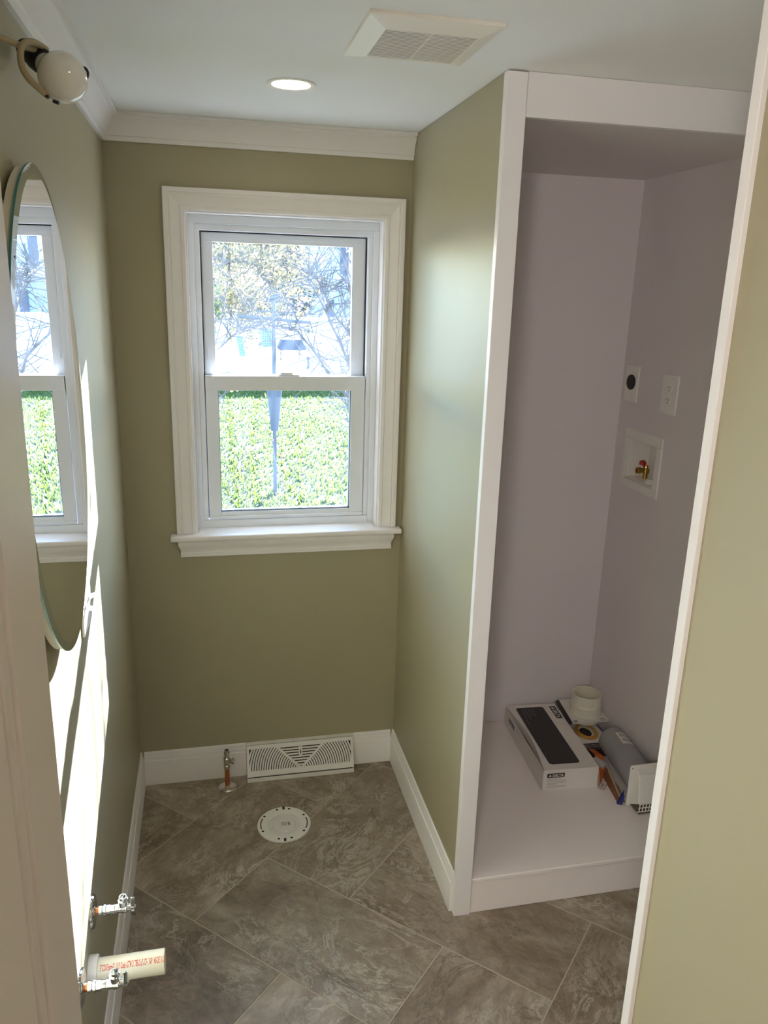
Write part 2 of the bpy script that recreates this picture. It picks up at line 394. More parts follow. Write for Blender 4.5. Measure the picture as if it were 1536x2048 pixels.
def tile(i, j, ni, nj):
    g = .0019
    u0, u1, v0, v1 = U0+i*S+g, U0+(i+ni)*S-g, V0+j*S+g, V0+(j+nj)*S-g
    poly = clip([eu*a+ev*b for a, b in ((u0, v0), (u1, v0), (u1, v1), (u0, v1))])
    if not poly: return
    ar = abs(sum(poly[k].x*poly[(k+1) % len(poly)].y-poly[(k+1) % len(poly)].x*poly[k].y for k in range(len(poly))))/2
    if ar < .001: return
    c = eu*((u0+u1)/2)+ev*((v0+v1)/2); an = ua+(math.pi/2 if nj == 2 else 0)+random.choice((0, math.pi))
    mi = Matrix.Rotation(-an, 2)
    pts = [mi @ (p-c) for p in poly]
    cen = sum(pts, Vector((0, 0)))/len(pts)
    ins = [p+(cen-p).normalized()*.0012 for p in pts]
    n = len(pts); V = [(p.x, p.y, -.004) for p in pts]+[(p.x, p.y, -.0007) for p in pts]+[(p.x, p.y, 0) for p in ins]
    F = [(k, (k+1) % n, n+(k+1) % n, n+k) for k in range(n)]+[(n+k, n+(k+1) % n, 2*n+(k+1) % n, 2*n+k) for k in range(n)]+[tuple(range(2*n, 3*n))]
    me = bpy.data.meshes.new('tile'); me.from_pydata(V, [], F); me.materials.append(M['stone'])
    o = bpy.data.objects.new('tile', me); C.objects.link(o); o.parent = fl; o.location = (c.x, c.y, 0); o.rotation_euler = (0, 0, an)
for j in range(-6, 12):
    for i in range(-8, 16):
        r = (i-j) % 4
        if r == 0: tile(i, j, 2, 1)              # lies along u
        elif r == 3: tile(i, j, 1, 2)            # lower half of one along v

# ------------------------------------------------------------------ crown and baseboards
crown = [(0, H-.073), (.009, H-.073), (.0105, H-.066), (.0125, H-.0615), (.0155, H-.0595), (.0165, H-.055), (.0185, H-.048), (.023, H-.037), (.029, H-.028), (.036, H-.0205), (.0405, H-.017), (.0415, H-.012), (.0505, H-.010), (.0505, H-.0005), (0, H-.0005)]
struct(MB().sweep([(0, YD), (0, 0)], crown, -1).build('trim_4', 'trim', smooth=True, angle=30), 'white crown moulding along the left wall', 'trim')
# mitre the second run by starting it in the corner
def crown_run():
    mb = MB(); n = len(crown); V = []
    for d, z in crown: V.append((d, -d, z))
    for d, z in crown: V.append((W-.0015, -d, z))
    F = [(k, (k+1) % n, n+(k+1) % n, n+k) for k in range(n)]+[tuple(range(n)), tuple(range(n, 2*n))]
    return mb.add(V, F)
struct(crown_run().build('trim_5', 'trimx', smooth=True, angle=30), 'white crown moulding above the window, ending at the partition', 'trim')
base = [(0, .0005), (.0125, .0005), (.0125, .094), (.0115, .097), (.0095, .0985), (.0085, .102), (.0088, .108), (.0075, .1135), (.0062, .1165), (.0062, .119), (.0055, .127), (.0035, .130), (0, .130)]
struct(MB().sweep([(0, YD), (0, 0)], base, -1).build('baseboard_left', 'trim', smooth=True, angle=30), 'white moulded baseboard under the left wall', 'baseboard')
struct(MB().sweep([(.0125, 0), (.3695, 0)], base, -1).build('baseboard_back', 'trimx', smooth=True, angle=30), 'white baseboard piece behind the toilet supply valve', 'baseboard')
struct(MB().sweep([(.7635, 0), (W-.0125, 0)], base, -1).build('baseboard_back', 'trimx', smooth=True, angle=30), 'short white baseboard piece between floor register and partition', 'baseboard')
struct(MB().sweep([(W, 0), (W, PF+.0215)], base, -1).build('baseboard_right', 'trim', smooth=True, angle=30), 'white moulded baseboard running along the olive partition', 'baseboard')

# ------------------------------------------------------------------ window
win = thing('window_1', (.53, 0, .92), 'white double-hung window with moulded casing and bright garden view', 'window', kind='structure')
cas = [(0, 0), (0, -.0115), (.0025, -.0135), (.012, -.0145), (.0145, -.0125), (.017, -.0125), (.026, -.0135), (.036, -.0165), (.043, -.0185), (.0455, -.0165), (.048, -.0165), (.050, -.0195), (.0605, -.0195), (.063, -.018), (.063, 0)]   # from inner edge outwards (a, y)
def casing_piece(kind):
    ix0, ix1, iz1, zb = .2235, .8375, 1.9485, .9405
    n = len(cas); V = []
    if kind == 'head':
        for a, y in cas: V.append((ix0-a, y, iz1+a))
        for a, y in cas: V.append((ix1+a, y, iz1+a))
    else:
        sx, x = (-1, ix0) if kind == 'l' else (1, ix1)
        for a, y in cas: V.append((x+sx*a, y, zb))
        for a, y in cas: V.append((x+sx*a, y, iz1+a))
    F = [(k, (k+1) % n, n+(k+1) % n, n+k) for k in range(n)]+[tuple(range(n)), tuple(range(n, 2*n))]
    return MB().add(V, F)
casing_piece('head').build('head_casing', 'trimx', win, smooth=True, angle=25)
casing_piece('l').build('side_casing', 'trim', win, smooth=True, angle=25)
casing_piece('r').build('side_casing', 'trim', win, smooth=True, angle=25)
# jamb extension (reveal)
jx = MB().box(.2215, .2285, -.004, .055, .93, 1.953).box(.8325, .8395, -.004, .055, .93, 1.953).box(.2285, .8325, -.004, .055, 1.944, 1.953)
jx.build('reveal', 'trim', win)
# stool with rounded nose and horns
stp = [(.139, -.0005), (.139, -.0465), (.918, -.0465), (.918, -.0005), (.832, -.0005), (.832, .056), (.229, .056), (.229, -.0005)]
MB().prism(stp, .018, (0, 0, .922), (1, 0, 0), (0, 1, 0), (0, 0, 1)).build('stool', 'trimx', win, bevel=.0055, segs=4)
apr = [(0, .9215), (.020, .9215), (.020, .9135), (.0175, .9115), (.0185, .904), (.0175, .8985), (.0155, .893), (.0125, .8875), (.0105, .882), (.0095, .8745), (.0110, .8725), (.0110, .859), (0, .859)]
ap = MB(); n = len(apr); V = []
for sx, x in ((-1, .170), (1, .889)):
    for d, z in apr: V.append((x+sx*max(0, d-.0110)*1.0 + (sx*.0 if z < .88 else 0), -d, z))
ap.add(V, [(k, (k+1) % n, n+(k+1) % n, n+k) for k in range(n)]+[tuple(range(n)), tuple(range(n, 2*n))])
ap.build('apron', 'trimx', win, smooth=True, angle=25)
# vinyl frame
fr = MB()
fr.box(.2285, .8325, .050, .13, 1.918, 1.944)                       # head, first step
fr.box(.2285, .2475, .050, .13, .93, 1.918).box(.8135, .8325, .050, .13, .93, 1.918)
fr.box(.2475, .8135, .062, .13, 1.899, 1.918)                       # head, second step
fr.box(.2475, .2645, .058, .13, .965, 1.899).box(.7990, .8135, .058, .13, .965, 1.899)
fr.box(.2475, .8135, .052, .13, .93, .9645)                         # sill
fr.build('frame', 'vinyl', win, bevel=.0012)
gk = MB().box(.2640, .2678, .0855, .0935, .9645, 1.897).box(.7957, .7995, .0855, .0935, .9645, 1.897).box(.2640, .2678, .0935, .12, .9645, 1.43).box(.7957, .7995, .0935, .12, .9645, 1.43).box(.2640, .2678, .1155, .12, 1.43, 1.897).box(.7957, .7995, .1155, .12, 1.43, 1.897).box(.2645, .7990, .09, .12, 1.8965, 1.899)
gk.build('gasket', 'gasket', win)
box(.7985, .8005, .064, .072, .966, 1.80).build('balance_cover', 'vinyl', win)
# lower sash (towards the room)
ls = box(.2675, .3070, .060, .085, .9662, 1.4480).build('lower_sash', 'vinyl', win, bevel=.0015); ls['_o'] = (.53, 0, .92)
lm = MB().box(.7490, .7960, .060, .085, .9662, 1.4480)
lm.build('stile', 'vinyl', ls, bevel=.0015)
lr = MB().box(.2675, .7960, .0575, .087, 1.4045, 1.4520); lr.build('meeting_rail', 'vinyl', ls, bevel=.0015)
MB().box(.3070, .7490, .060, .085, .9662, .9915).box(.2675, .7960, .054, .061, .9662, .9780).build('bottom_rail', 'vinyl', ls, bevel=.002)
MB().box(.3070, .3095, .064, .08, .9915, 1.4045).box(.7455, .7490, .064, .08, .9915, 1.4045).box(.3070, .7490, .064, .08, .9915, .9975).build('glazing_spacer', 'spacer', ls)
box(.3072, .7488, .0715, .0735, .992, 1.404).build('pane', 'glass', ls)
lk = MB().box(.505, .575, .0605, .082, 1.4522, 1.4575).box(.512, .553, .063, .078, 1.4575, 1.4640)
lk.build('sash_lock', 'vinyl', ls, bevel=.0012)
# upper sash (outer track)
us = box(.2675, .3030, .094, .115, 1.40, 1.8960).build('upper_sash', 'vinyl', win, bevel=.0015); us['_o'] = (.53, 0, .92)
MB().box(.7520, .7960, .094, .115, 1.40, 1.8960).build('stile', 'vinyl', us, bevel=.0015)
MB().box(.2675, .7960, .0925, .117, 1.8670, 1.8960).box(.285, .782, .089, .093, 1.8745, 1.8805).build('top_rail', 'vinyl', us, bevel=.0015)
MB().box(.2675, .7960, .094, .118, 1.400, 1.4515).build('bottom_rail', 'vinyl', us)
MB().box(.2785, .2815, .0915, .094, 1.50, 1.535).box(.7755, .7785, .0915, .094, 1.50, 1.535).build('tilt_latch', 'vinyl', us, bevel=.0008)
box(.3032, .7518, .1035, .1055, 1.4517, 1.8668).build('pane', 'glass', us)

# ------------------------------------------------------------------ ceiling light and fan
def recessed(x, y, label, m):
    led = thing('recessed_light', (x, y, H), label, 'ceiling light')
    MB().lathe([(.0445, -.001), (.046, -.003), (.0555, -.004), (.058, -.002), (.058, 0)], (0, 0, 1), (x, y, H), 48).build('trim_ring', 'plastic', led, smooth=True)
    MB().lathe([(.0449, -.0022), (.03, -.0032), (.0001, -.0036)], (0, 0, 1), (x, y, H), 48).build('lens', m, led, smooth=True)
recessed(.489, -.515, 'small round recessed ceiling light glowing warm white', 'led')
recessed(.489, -1.68, 'added unseen recessed ceiling light brightening the doorway end of the room', 'led_added')  # unseen light added to brighten the room from the door end
fan = thing('exhaust_fan_cover', (.688, -.945, H), 'square cream bathroom exhaust fan cover with louvred centre', 'fan cover')
X0, X1, Y0, Y1 = .564, .812, -1.083, -.810; x0, x1, y0, y1 = .605, .777, -1.030, -.855; za, zb, zc = H, H-.006, H-.015
V = [(X0,Y0,za),(X1,Y0,za),(X1,Y1,za),(X0,Y1,za),(X0,Y0,zb),(X1,Y0,zb),(X1,Y1,zb),(X0,Y1,zb),(x0,y0,zc),(x1,y0,zc),(x1,y1,zc),(x0,y1,zc),(x0,y0,H-.004),(x1,y0,H-.004),(x1,y1,H-.004),(x0,y1,H-.004)]
F = []
for k in range(4):
    q = (k+1) % 4
    for lv in (0, 4, 8): F.append((lv+k, lv+q, lv+4+q, lv+4+k))
MB().add(V, F).build('frame', 'grille', fan, bevel=.002)
box(x0, x1, y0, y1, zc+.0014, H-.0005).build('backing', 'slotdark', fan)  # dark sheet puts the shadow between the slats into colour
ns = 23
for k in range(ns):
    yy = y0+(k+.5)*(y1-y0)/ns; hw = (y1-y0)/ns*.27
    MB().prism([(-hw, 0), (hw, 0), (hw, .0005), (-hw, .0005)], x1-x0, (x0, yy, zc+.0008), (0, 1, 0), (0, 0, 1), (1, 0, 0)).build('slat', 'grille', fan)
box((x0+x1)/2-.0015, (x0+x1)/2+.0015, y0, y1, zc+.0009, zc+.0014).build('centre_rib', 'grille', fan)

# ------------------------------------------------------------------ oval mirror
mc = Vector((.030, -1.198, 1.512)); mn = Vector((1, -.017, .004)).normalized()
my = Vector((.017, 1, 0)).normalized(); mz = mn.cross(my).normalized()
if mz.z < 0: mz = -mz
def ell(a, b, d, n=96): return [mc+my*(a*math.cos(2*math.pi*k/n))+mz*(b*math.sin(2*math.pi*k/n))+mn*d for k in range(n)]
mir = thing('oval_mirror', (.0, -1.198, 1.116), 'frameless oval mirror with a slanted polished rim on the olive wall', 'mirror')
def rings(rs, capa=True, capb=True, n=96):
    mb = MB(); V = []; F = []
    for a, b, d in rs: V += ell(a, b, d, n)
    for i in range(len(rs)-1):
        for k in range(n): F.append((i*n+k, i*n+(k+1) % n, (i+1)*n+(k+1) % n, (i+1)*n+k))
    if capa: F.append(tuple(range(n))[::-1])
    if capb: F.append(tuple((len(rs)-1)*n+k for k in range(n)))
    return mb.add(V, F)
A_, B_ = .261, .396
rings([(A_-.015, B_-.015, -.0004), (A_-.015, B_-.015, 0)]).build('face', 'mirror', mir)
rings([(A_, B_, -.0022), (A_-.015, B_-.015, 0)], False, False).build('bevel', 'mbevel', mir)
rings([(A_, B_, -.0055), (A_, B_, -.0022)], True, False).build('glass_edge', 'medge', mir, smooth=True)
rings([(A_-.004, B_-.004, -.0185), (A_-.004, B_-.004, -.0056)]).build('backing', 'mback', mir, smooth=True)

# ------------------------------------------------------------------ bulb on a pigtail
pend = thing('bare_bulb_pigtail', (.0, -1.2, 2.05), 'bare white globe bulb in black socket on a looped tan cable', 'light bulb')
dirb = Vector((.62, -.55, -.50)).normalized()
bc = CAM+(fw+rt*((125-768)/FPX)-up*((155-1024)/FPX))*1.175; rb = .0352
sk = bc-dirb*.062
prof = [(.0001, rb*1.0)]+[(rb*math.sin(R(a)), rb*math.cos(R(a))) for a in range(8, 150, 8)]+[(.0165, -.034), (.0150, -.045)]
MB().lathe(prof, dirb, bc, 40).build('bulb', 'bulb', pend, smooth=True, angle=80)
MB().lathe([(.0155, -.044), (.0175, -.044), (.0185, -.050), (.0185, -.062), (.0165, -.068), (.0160, -.088), (.012, -.096), (.0001, -.097)], dirb, bc, 28).build('socket', 'black', pend, smooth=True, angle=35)
def pix(px, py, dep): return CAM+(fw+rt*((px-768)/FPX)-up*((py-1024)/FPX))*dep
def smoothpath(pts, k=6):
    P = [Vector(p) for p in pts]; out = []
    for i in range(len(P)-1):
        p0 = P[max(i-1, 0)]; p1 = P[i]; p2 = P[i+1]; p3 = P[min(i+2, len(P)-1)]
        for s_ in range(k):
            t = s_/k; out.append(.5*((2*p1)+(p2-p0)*t+(2*p0-5*p1+4*p2-p3)*t*t+(3*p1-p0-3*p2+p3)*t**3))
    return out+[P[-1]]
MB().tube(smoothpath([pix(-60, 55, 1.06), pix(0, 75, 1.10), pix(38, 90, 1.125), pix(60, 97, 1.16), pix(85, 104, 1.19), pix(104, 113, 1.21)]), .0045, 10).build('cable', 'tan', pend, smooth=True)
MB().tube(smoothpath([pix(92, 99, 1.19), pix(72, 86, 1.16), pix(54, 84, 1.13), pix(43, 95, 1.12), pix(41, 115, 1.12), pix(46, 138, 1.125), pix(60, 160, 1.14), pix(78, 177, 1.155), pix(96, 192, 1.17)]), .0048, 10).build('cable_loop', 'tan', pend, smooth=True)
MB().tube(smoothpath([pix(163, 134, 1.2), pix(171, 137, 1.2), pix(176, 146, 1.2), pix(174, 156, 1.2)]), .002, 8).build('hook', 'black', pend, smooth=True)
MB().tube([pix(90, 190, 1.165), pix(97, 195, 1.165)], .0026, 8).tube([pix(107, 202, 1.165), pix(117, 206, 1.165)], .0028, 8).build('wire_end', 'black', pend)

# ------------------------------------------------------------------ switch plate by the mirror
sw = thing('switch_plate', (0, -.91, 1.075), 'white two-gang switch plate half hidden behind the oval mirror', 'light switch')
box(.0002, .006, -.968, -.852, 1.018, 1.134).build('plate', 'plastic', sw, bevel=.0022)
MB().prism([(0, -.006), (.018, .004), (.018, .010), (0, .006)], .009, (.006, -.8875, 1.076), (1, 0, 0), (0, 0, 1), (0, 1, 0)).build('toggle', 'plastic', sw, bevel=.001)
MB().prism([(0, -.006), (.018, -.010), (.018, -.004), (0, .006)], .009, (.006, -.9415, 1.076), (1, 0, 0), (0, 0, 1), (0, 1, 0)).build('toggle', 'plastic', sw, bevel=.001)
for yy in (-.883, -.937):
    for zz in (1.045, 1.107): MB().lathe([(.0028, 0), (.0028, .0008), (.0001, .0012)], (1, 0, 0), (.006, yy, zz), 12).build('screw', 'plastic', sw, smooth=True)

# ------------------------------------------------------------------ left wall plumbing
def wall_valve(y, z, label):
    t = thing('shutoff_valve', (0, y, z), label, 'valve', 'chrome shutoff valves on the left wall')
    X = Vector((1, 0, 0)); b = Vector((0, y, z))
    MB().lathe([(.0355, .0002), (.0355, .0035), (.034, .0060), (.027, .0082), (.014, .0095), (.0085, .0100)], X, b, 36).build('escutcheon', 'chrome', t, smooth=True)
    MB().tube([b+X*.006, b+X*.0205], .0078, 16).build('stub', 'copper', t, smooth=True)
    MB().lathe([(.0080, .0145), (.0108, .0150), (.0108, .0215), (.0090, .0225), (.0090, .0245), (.0125, .0250), (.0125, .0290), (.0105, .0300), (.0105, .038)], X, b, 20).build('compression_nut', 'chrome', t, smooth=True, angle=30)
    MB().lathe([(.0088, .037), (.0088, .047), (.0098, .048), (.0098, .060), (.0112, .062), (.0115, .070), (.0085, .073), (.0075, .079)], X, b, 24).build('body', 'chrome', t, smooth=True, angle=35)
    o = Vector((0, -.10, 1)).normalized(); ob = b+X*.0645
    MB().lathe([(.0090, .004), (.0090, .012), (.0105, .0125), (.0105, .022), (.0095, .0225), (.0078, .023), (.0078, .031), (.0058, .031), (.0055, .018)], o, ob, 6 if False else 20).build('outlet', 'chrome', t, smooth=True, angle=30)
    hx = [b+X*.0775]
    V = []; n = 24
    for s_ in (0, 1):
        for k in range(n):
            a = 2*math.pi*k/n; rr = 1+.10*math.cos(4*a)
            V.append(b+X*(.079+.009*s_)+Vector((0, .0105*math.cos(a)*rr, .0215*math.sin(a)*rr)))
    MB().add(V, [tuple(range(n))[::-1], tuple(range(n, 2*n))]+[(k, (k+1) % n, n+(k+1) % n, n+k) for k in range(n)]).build('handle', 'chrome', t, smooth=True, bevel=.0015, angle=35)
    MB().lathe([(.004, .088), (.004, .0895), (.0001, .0905)], X, b, 12).build('screw', 'chrome', t, smooth=True)
wall_valve(-1.123, .463, 'chrome shutoff valve beyond the cream drain pipe, nearer the window')
wall_valve(-1.300, .447, 'chrome shutoff valve in front of the cream drain pipe')
dp = thing('drain_pipe', (0, -1.205, .388), 'cream plastic drain pipe stub with red print out of the left wall', 'pipe')
pb = Vector((0, -1.205, .388)); X = Vector((1, 0, 0)); rp = .0242
MB().lathe([(rp, .001), (rp, .1485), (rp-.0008, .1495), (rp-.0045, .1495), (rp-.0045, .02)], X, pb, 40).build('pipe', 'pvc', dp, smooth=True, angle=35)
MB().lathe([(.0315, .0005), (.0315, .016), (.030, .0185), (.0245, .0185)], X, pb, 36).build('collar', 'plastic', dp, smooth=True, angle=35)
v, f = PIPE_TXT; wmax = max(p[0] for p in v); tm = MB()
def oncyl(p):
    x = .024+p[0]/wmax*.1255; a = R(50)+(p[1]-.004)/rp            # angle above the camera-facing side
    return pb+Vector((x, -math.cos(a)*(rp+.0003), math.sin(a)*(rp+.0003)))
tm.add([oncyl(p) for p in v], f); tm.build('red_print', 'redink', dp)

# ------------------------------------------------------------------ toilet supply valve
ts = thing('toilet_supply_valve', (.299, -.072, 0), 'chrome toilet shutoff valve on a copper stub rising from the tile', 'valve')
b = Vector((.299, -.072, 0)); Z = Vector((0, 0, 1))
MB().lathe([(.0325, .0003), (.0325, .002), (.030, .0042), (.020, .007), (.0105, .009), (.009, .010)], Z, b, 36).build('escutcheon', 'nickel', ts, smooth=True)
MB().tube([b+Z*.005, b+Z*.084], .0088, 18).build('stub', 'copper', ts, smooth=True)
MB().lathe([(.0105, .080), (.0118, .081), (.0118, .092), (.0100, .094), (.0100, .100), (.0125, .102), (.0125, .120), (.0095, .124), (.0088, .135), (.0105, .136), (.0105, .144), (.0080, .145), (.0080, .152), (.0055, .152), (.005, .14)], Z, b, 20).build('body', 'nickel', ts, smooth=True, angle=30)
hd = Vector((.82, -.5, .05)).normalized()
MB().lathe([(.0075, .008), (.0075, .018), (.0055, .019), (.0055, .0235)], hd, b+Z*.112, 16).build('bonnet', 'nickel', ts, smooth=True, angle=30)
V = []; n = 20; hu = Vector((0, 0, 1)); hv = hd.cross(hu).normalized()
for s_ in (0, 1):
    for k in range(n):
        a = 2*math.pi*k/n; V.append(b+Z*.112+hd*(.0225+.007*s_)+hv*.008*math.cos(a)+hu*.0125*math.sin(a))
MB().add(V, [tuple(range(n))[::-1], tuple(range(n, 2*n))]+[(k, (k+1) % n, n+(k+1) % n, n+k) for k in range(n)]).build('handle', 'nickel', ts, smooth=True, angle=35)

# ------------------------------------------------------------------ baseboard register
rg = thing('floor_register', (.565, -.03, 0), 'white metal baseboard register with fan-shaped slots under the window', 'register')
RX0, RX1 = .3705, .7625; L = RX1-RX0
# tilted face: bottom front (y=-.058,z=.020), top back (y=-.014,z=.128)
fb, ft = Vector((RX0, -.0575, .0205)), Vector((RX0, -.0165, .1250)); ey = (ft-fb); hgt = ey.length; ey = ey.normalized(); ex = Vector((1, 0, 0)); ez = ex.cross(ey).normalized()
if ez.y > 0: ez = -ez
def fp(s_, t_, d=0): return fb+ex*s_+ey*t_+ez*d
sp = [(0, .0005), (-.0605, .0005), (-.0605, .0165), (-.0575, .0200), (-.0165, .1250), (-.0150, .1300), (0, .1300)]
for q in (RX0, RX1-.0016): MB().prism(sp, .0016, (q, 0, 0), (0, 1, 0), (0, 0, 1), (1, 0, 0)).build('end_panel', 'plastic2', rg)
MB().box(RX0, RX1, -.0615, -.0570, .0005, .0165).build('bottom_lip', 'plastic2', rg, bevel=.001)
MB().box(RX0, RX1, -.0165, -.0005, .1265, .1308).build('top_rail', 'plastic2', rg, bevel=.0008)
def facebar(poly, m='plastic2', name='slat', d0=-.0012, d1=.0003, bev=0):
    n = len(poly); V = [fp(a, b_, d0) for a, b_ in poly]+[fp(a, b_, d1) for a, b_ in poly]
    return MB().add(V, [tuple(range(n))[::-1], tuple(range(n, 2*n))]+[(k, (k+1) % n, n+(k+1) % n, n+k) for k in range(n)]).build(name, m, rg, bevel=bev)
facebar([(.003, .002), (L-.003, .002), (L-.003, hgt-.002), (.003, hgt-.002)], 'dark', 'cavity', -.006, -.0045)
s0, s1, t0, t1 = .009, L-.009, .0205, hgt-.0135
fm = MB()
for a0, a1, b0, b1 in ((0, L, 0, t0), (0, L, t1, hgt), (0, s0, t0, t1), (s1, L, t0, t1)):
    poly = [(a0, b0), (a1, b0), (a1, b1), (a0, b1)]; V = [fp(a, q, -.0012) for a, q in poly]+[fp(a, q, .0004) for a, q in poly]
    fm.add(V, [(3, 2, 1, 0), (4, 5, 6, 7)]+[(k, (k+1) % 4, 4+(k+1) % 4, 4+k) for k in range(4)])
fm.build('face_frame', 'plastic2', rg)
sa, ta = L/2, t0-.004; vang = R(44); pitch = .0088; hb = .0030
for sd in (-1, 1):
    r_ = .0175
    while r_ < L/2:
        ths = []
        th = R(0)
        for q in range(41):
            a = vang*q/40; s_, t_ = r_*math.cos(a), r_*math.sin(a)
            if t_ >= t0-ta-.002 and t_ <= t1-ta+.002 and s_ <= sa-s0+.002: ths.append(a)
        if len(ths) > 3:
            ths = [ths[int(i*(len(ths)-1)/10)] for i in range(11)]
            poly = [(sa+sd*(r_-hb)*math.cos(a), ta+(r_-hb)*math.sin(a)) for a in ths]+[(sa+sd*(r_+hb)*math.cos(a), ta+(r_+hb)*math.sin(a)) for a in reversed(ths)]
            facebar(poly)
        r_ += pitch
    c_, s_n = math.cos(vang), math.sin(vang); ln = (t1-ta)/s_n+.002
    facebar([(sa+sd*(0*c_-.004*s_n), ta+.004*c_), (sa+sd*(ln*c_-.004*s_n), ta+ln*s_n+.004*c_), (sa+sd*(ln*c_+.004*s_n), ta+ln*s_n-.004*c_), (sa+sd*.004*s_n, ta-.004*c_)], name='rib', d1=.0006)
t_ = ta+.013
while t_ < t1:
    hw = (t_-ta)/math.tan(vang)
    facebar([(sa-hw, t_-hb), (sa+hw, t_-hb), (sa+hw, t_+hb), (sa-hw, t_+hb)], d1=.0002); t_ += .0098
facebar([(sa-.006, t1-.036), (sa+.006, t1-.036), (sa+.006, t1), (sa-.006, t1)], name='lever_plate', d1=.0008)
facebar([(sa-.0015, t1-.031), (sa+.0015, t1-.031), (sa+.0015, t1-.017), (sa-.0015, t1-.017)], 'dark', 'lever_slot', d0=.0006, d1=.0011)
MB().tube([fp(sa, t1-.012, 0), fp(sa, t1-.012, .007)], .0022, 10).build('lever_knob', 'plastic2', rg)
facebar([(sa-.0015, t1-.0055), (sa+.0015, t1-.0055), (sa+.0015, t1-.0025), (sa-.0015, t1-.0025)], 'dark', 'lever_slot', d0=.0006, d1=.0011)

# ------------------------------------------------------------------ toilet flange
tf = thing('toilet_flange', (.478, -.315, 0), 'round white plastic toilet flange with capped drain set in the tile', 'flange')
fc = Vector((.478, -.315, 0))
MB().lathe([(.0890, .0002), (.0890, .005), (.0875, .0065), (.0580, .0065), (.0555, .0055), (.0550, .0015)], Z, fc, 64).build('ring', 'plastic2', tf, smooth=True, angle=30)
M['cap'] = mat('cap_plastic', (.72, .71, .69), .35)
MB().lathe([(.0550, .0012), (.0550, .0030), (.0400, .0022), (.0385, .0040), (.0300, .0052), (.0001, .0054)], Z, fc, 48).build('test_cap', 'cap', tf, smooth=True, angle=30)
for k in range(6):
    a = R(20+60*k); c0 = fc+Vector((math.cos(a)*.047, math.sin(a)*.047, .004)); t_ = Vector((math.cos(a), math.sin(a), 0)); s_ = Vector((-t_.y, t_.x, 0))
    MB().prism([(-.007, -.001), (.007, -.001), (.007, .001), (-.007, .001)], .003, c0-Z*.0015, t_, s_, Z).build('cap_rib', 'plastic2', tf)
def disc_hole(a, r_, rad, name='bolt_hole'):
    p = fc+Vector((math.cos(R(a))*r_, math.sin(R(a))*r_, .0064))
    MB().lathe([(rad, 0), (rad, .0003), (.0001, .0003)], Z, p, 16).build(name, 'dark', tf)
for a in (72, 103, 143, 201, 252, 283, 322, 26): disc_hole(a, .0775, .0042)
for a in (86, 267):
    t_ = Vector((math.cos(R(a)), math.sin(R(a)), 0)); s_ = Vector((-t_.y, t_.x, 0))
    MB().prism([(-.0075, -.004), (.0082, -.004), (.0082, .004), (-.0075, .004)], .0003, fc+t_*.081+Z*.0064, t_, s_, Z).build('slot', 'dark', tf)
for a0, a1 in ((152, 192), (-28, 14)):
    pts = []
    for rr, seq in ((.0795, range(0, 13)), (.0755, range(12, -1, -1))):
        for q in seq: a = R(a0+(a1-a0)*q/12); pts.append((rr*math.cos(a), rr*math.sin(a)))
    MB().prism(pts, .0003, fc+Z*.0064, (1, 0, 0), (0, 1, 0), (0, 0, 1)).build('slot', 'slotdark', tf)
lb = MB()
for k in range(7): lb.box(.468+.0028*k, .4695+.0028*k, -.325, -.306, .0054, .0057)
lb.box(.490, .498, -.324, -.309, .0054, .0057); lb.build('sticker', 'greyink', tf)

# ------------------------------------------------------------------ alcove wall fittings
def plate(name, y0_, y1_, z0_, z1_, label):
    t = thing(name, (XR, (y0_+y1_)/2, (z0_+z1_)/2), label, 'outlet')
    box(XR-.0062, XR-.0002, y0_, y1_, z0_, z1_).build('plate', 'plastic', t, bevel=.0028, segs=3); return t
t = plate('dryer_outlet', -.113, -.030, 1.385, 1.510, 'white wall plate with black round dryer receptacle')
nX = Vector((-1, 0, 0)); oc = Vector((XR-.006, -.0715, 1.452))
MB().lathe([(.026, 0), (.026, .004), (.0245, .0055), (.0001, .0055)], nX, oc, 36).build('receptacle', 'black', t, smooth=True, angle=30)
sl_ = MB()
for dy, dz, hy, hz_ in ((-.009, .002, .0016, .008), (.009, .002, .0016, .008), (0, -.011, .005, .0018)): sl_.box(oc.x-.0060, oc.x-.0054, oc.y+dy-hy, oc.y+dy+hy, oc.z+dz-hz_, oc.z+dz+hz_)
sl_.build('slot', 'gasket', t)
t = plate('duplex_outlet', -.353, -.265, 1.378, 1.503, 'white wall plate with white duplex outlet')
for dz in (.0195, -.0195):
    o_ = Vector((XR-.006, -.309, 1.4405+dz)); poly = [(.0165*math.cos(R(a))*.98, .0140*math.sin(R(a))) for a in range(0, 360, 20)]
    rc = MB().prism(poly, .0018, o_, (0, 1, 0), (0, 0, 1), (-1, 0, 0)).build('receptacle', 'plastic', t, bevel=.0006); rc['_o'] = t['_o']
    q = MB()
    for dy, hh in ((-.0062, .0040), (.0062, .0034)): q.box(o_.x-.0022, o_.x-.0017, o_.y+dy-.0009, o_.y+dy+.0009, o_.z+.003-hh, o_.z+.003+hh)
    q.lathe([(.0022, 0), (.0022, .0004)], nX, Vector((o_.x-.0018, o_.y, o_.z-.0075)), 10); q.build('slot', 'gasket', rc)
wbx = thing('washer_outlet_box', (XR, -.182, 1.19), 'white recessed washing machine outlet box with brass valves', 'outlet box')
fo = MB(); fy0, fy1, fz0, fz1 = -.307, -.068, 1.090, 1.295
for a in ((fy0, fy1, BZ1, fz1), (fy0, fy1, fz0, BZ0), (fy0, BY0, BZ0, BZ1), (BY1, fy1, BZ0, BZ1)): fo.box(XR-.006, XR-.0002, *a)
fo.build('face_frame', 'plastic', wbx, bevel=.0015)
rb_ = MB(); g = .0015
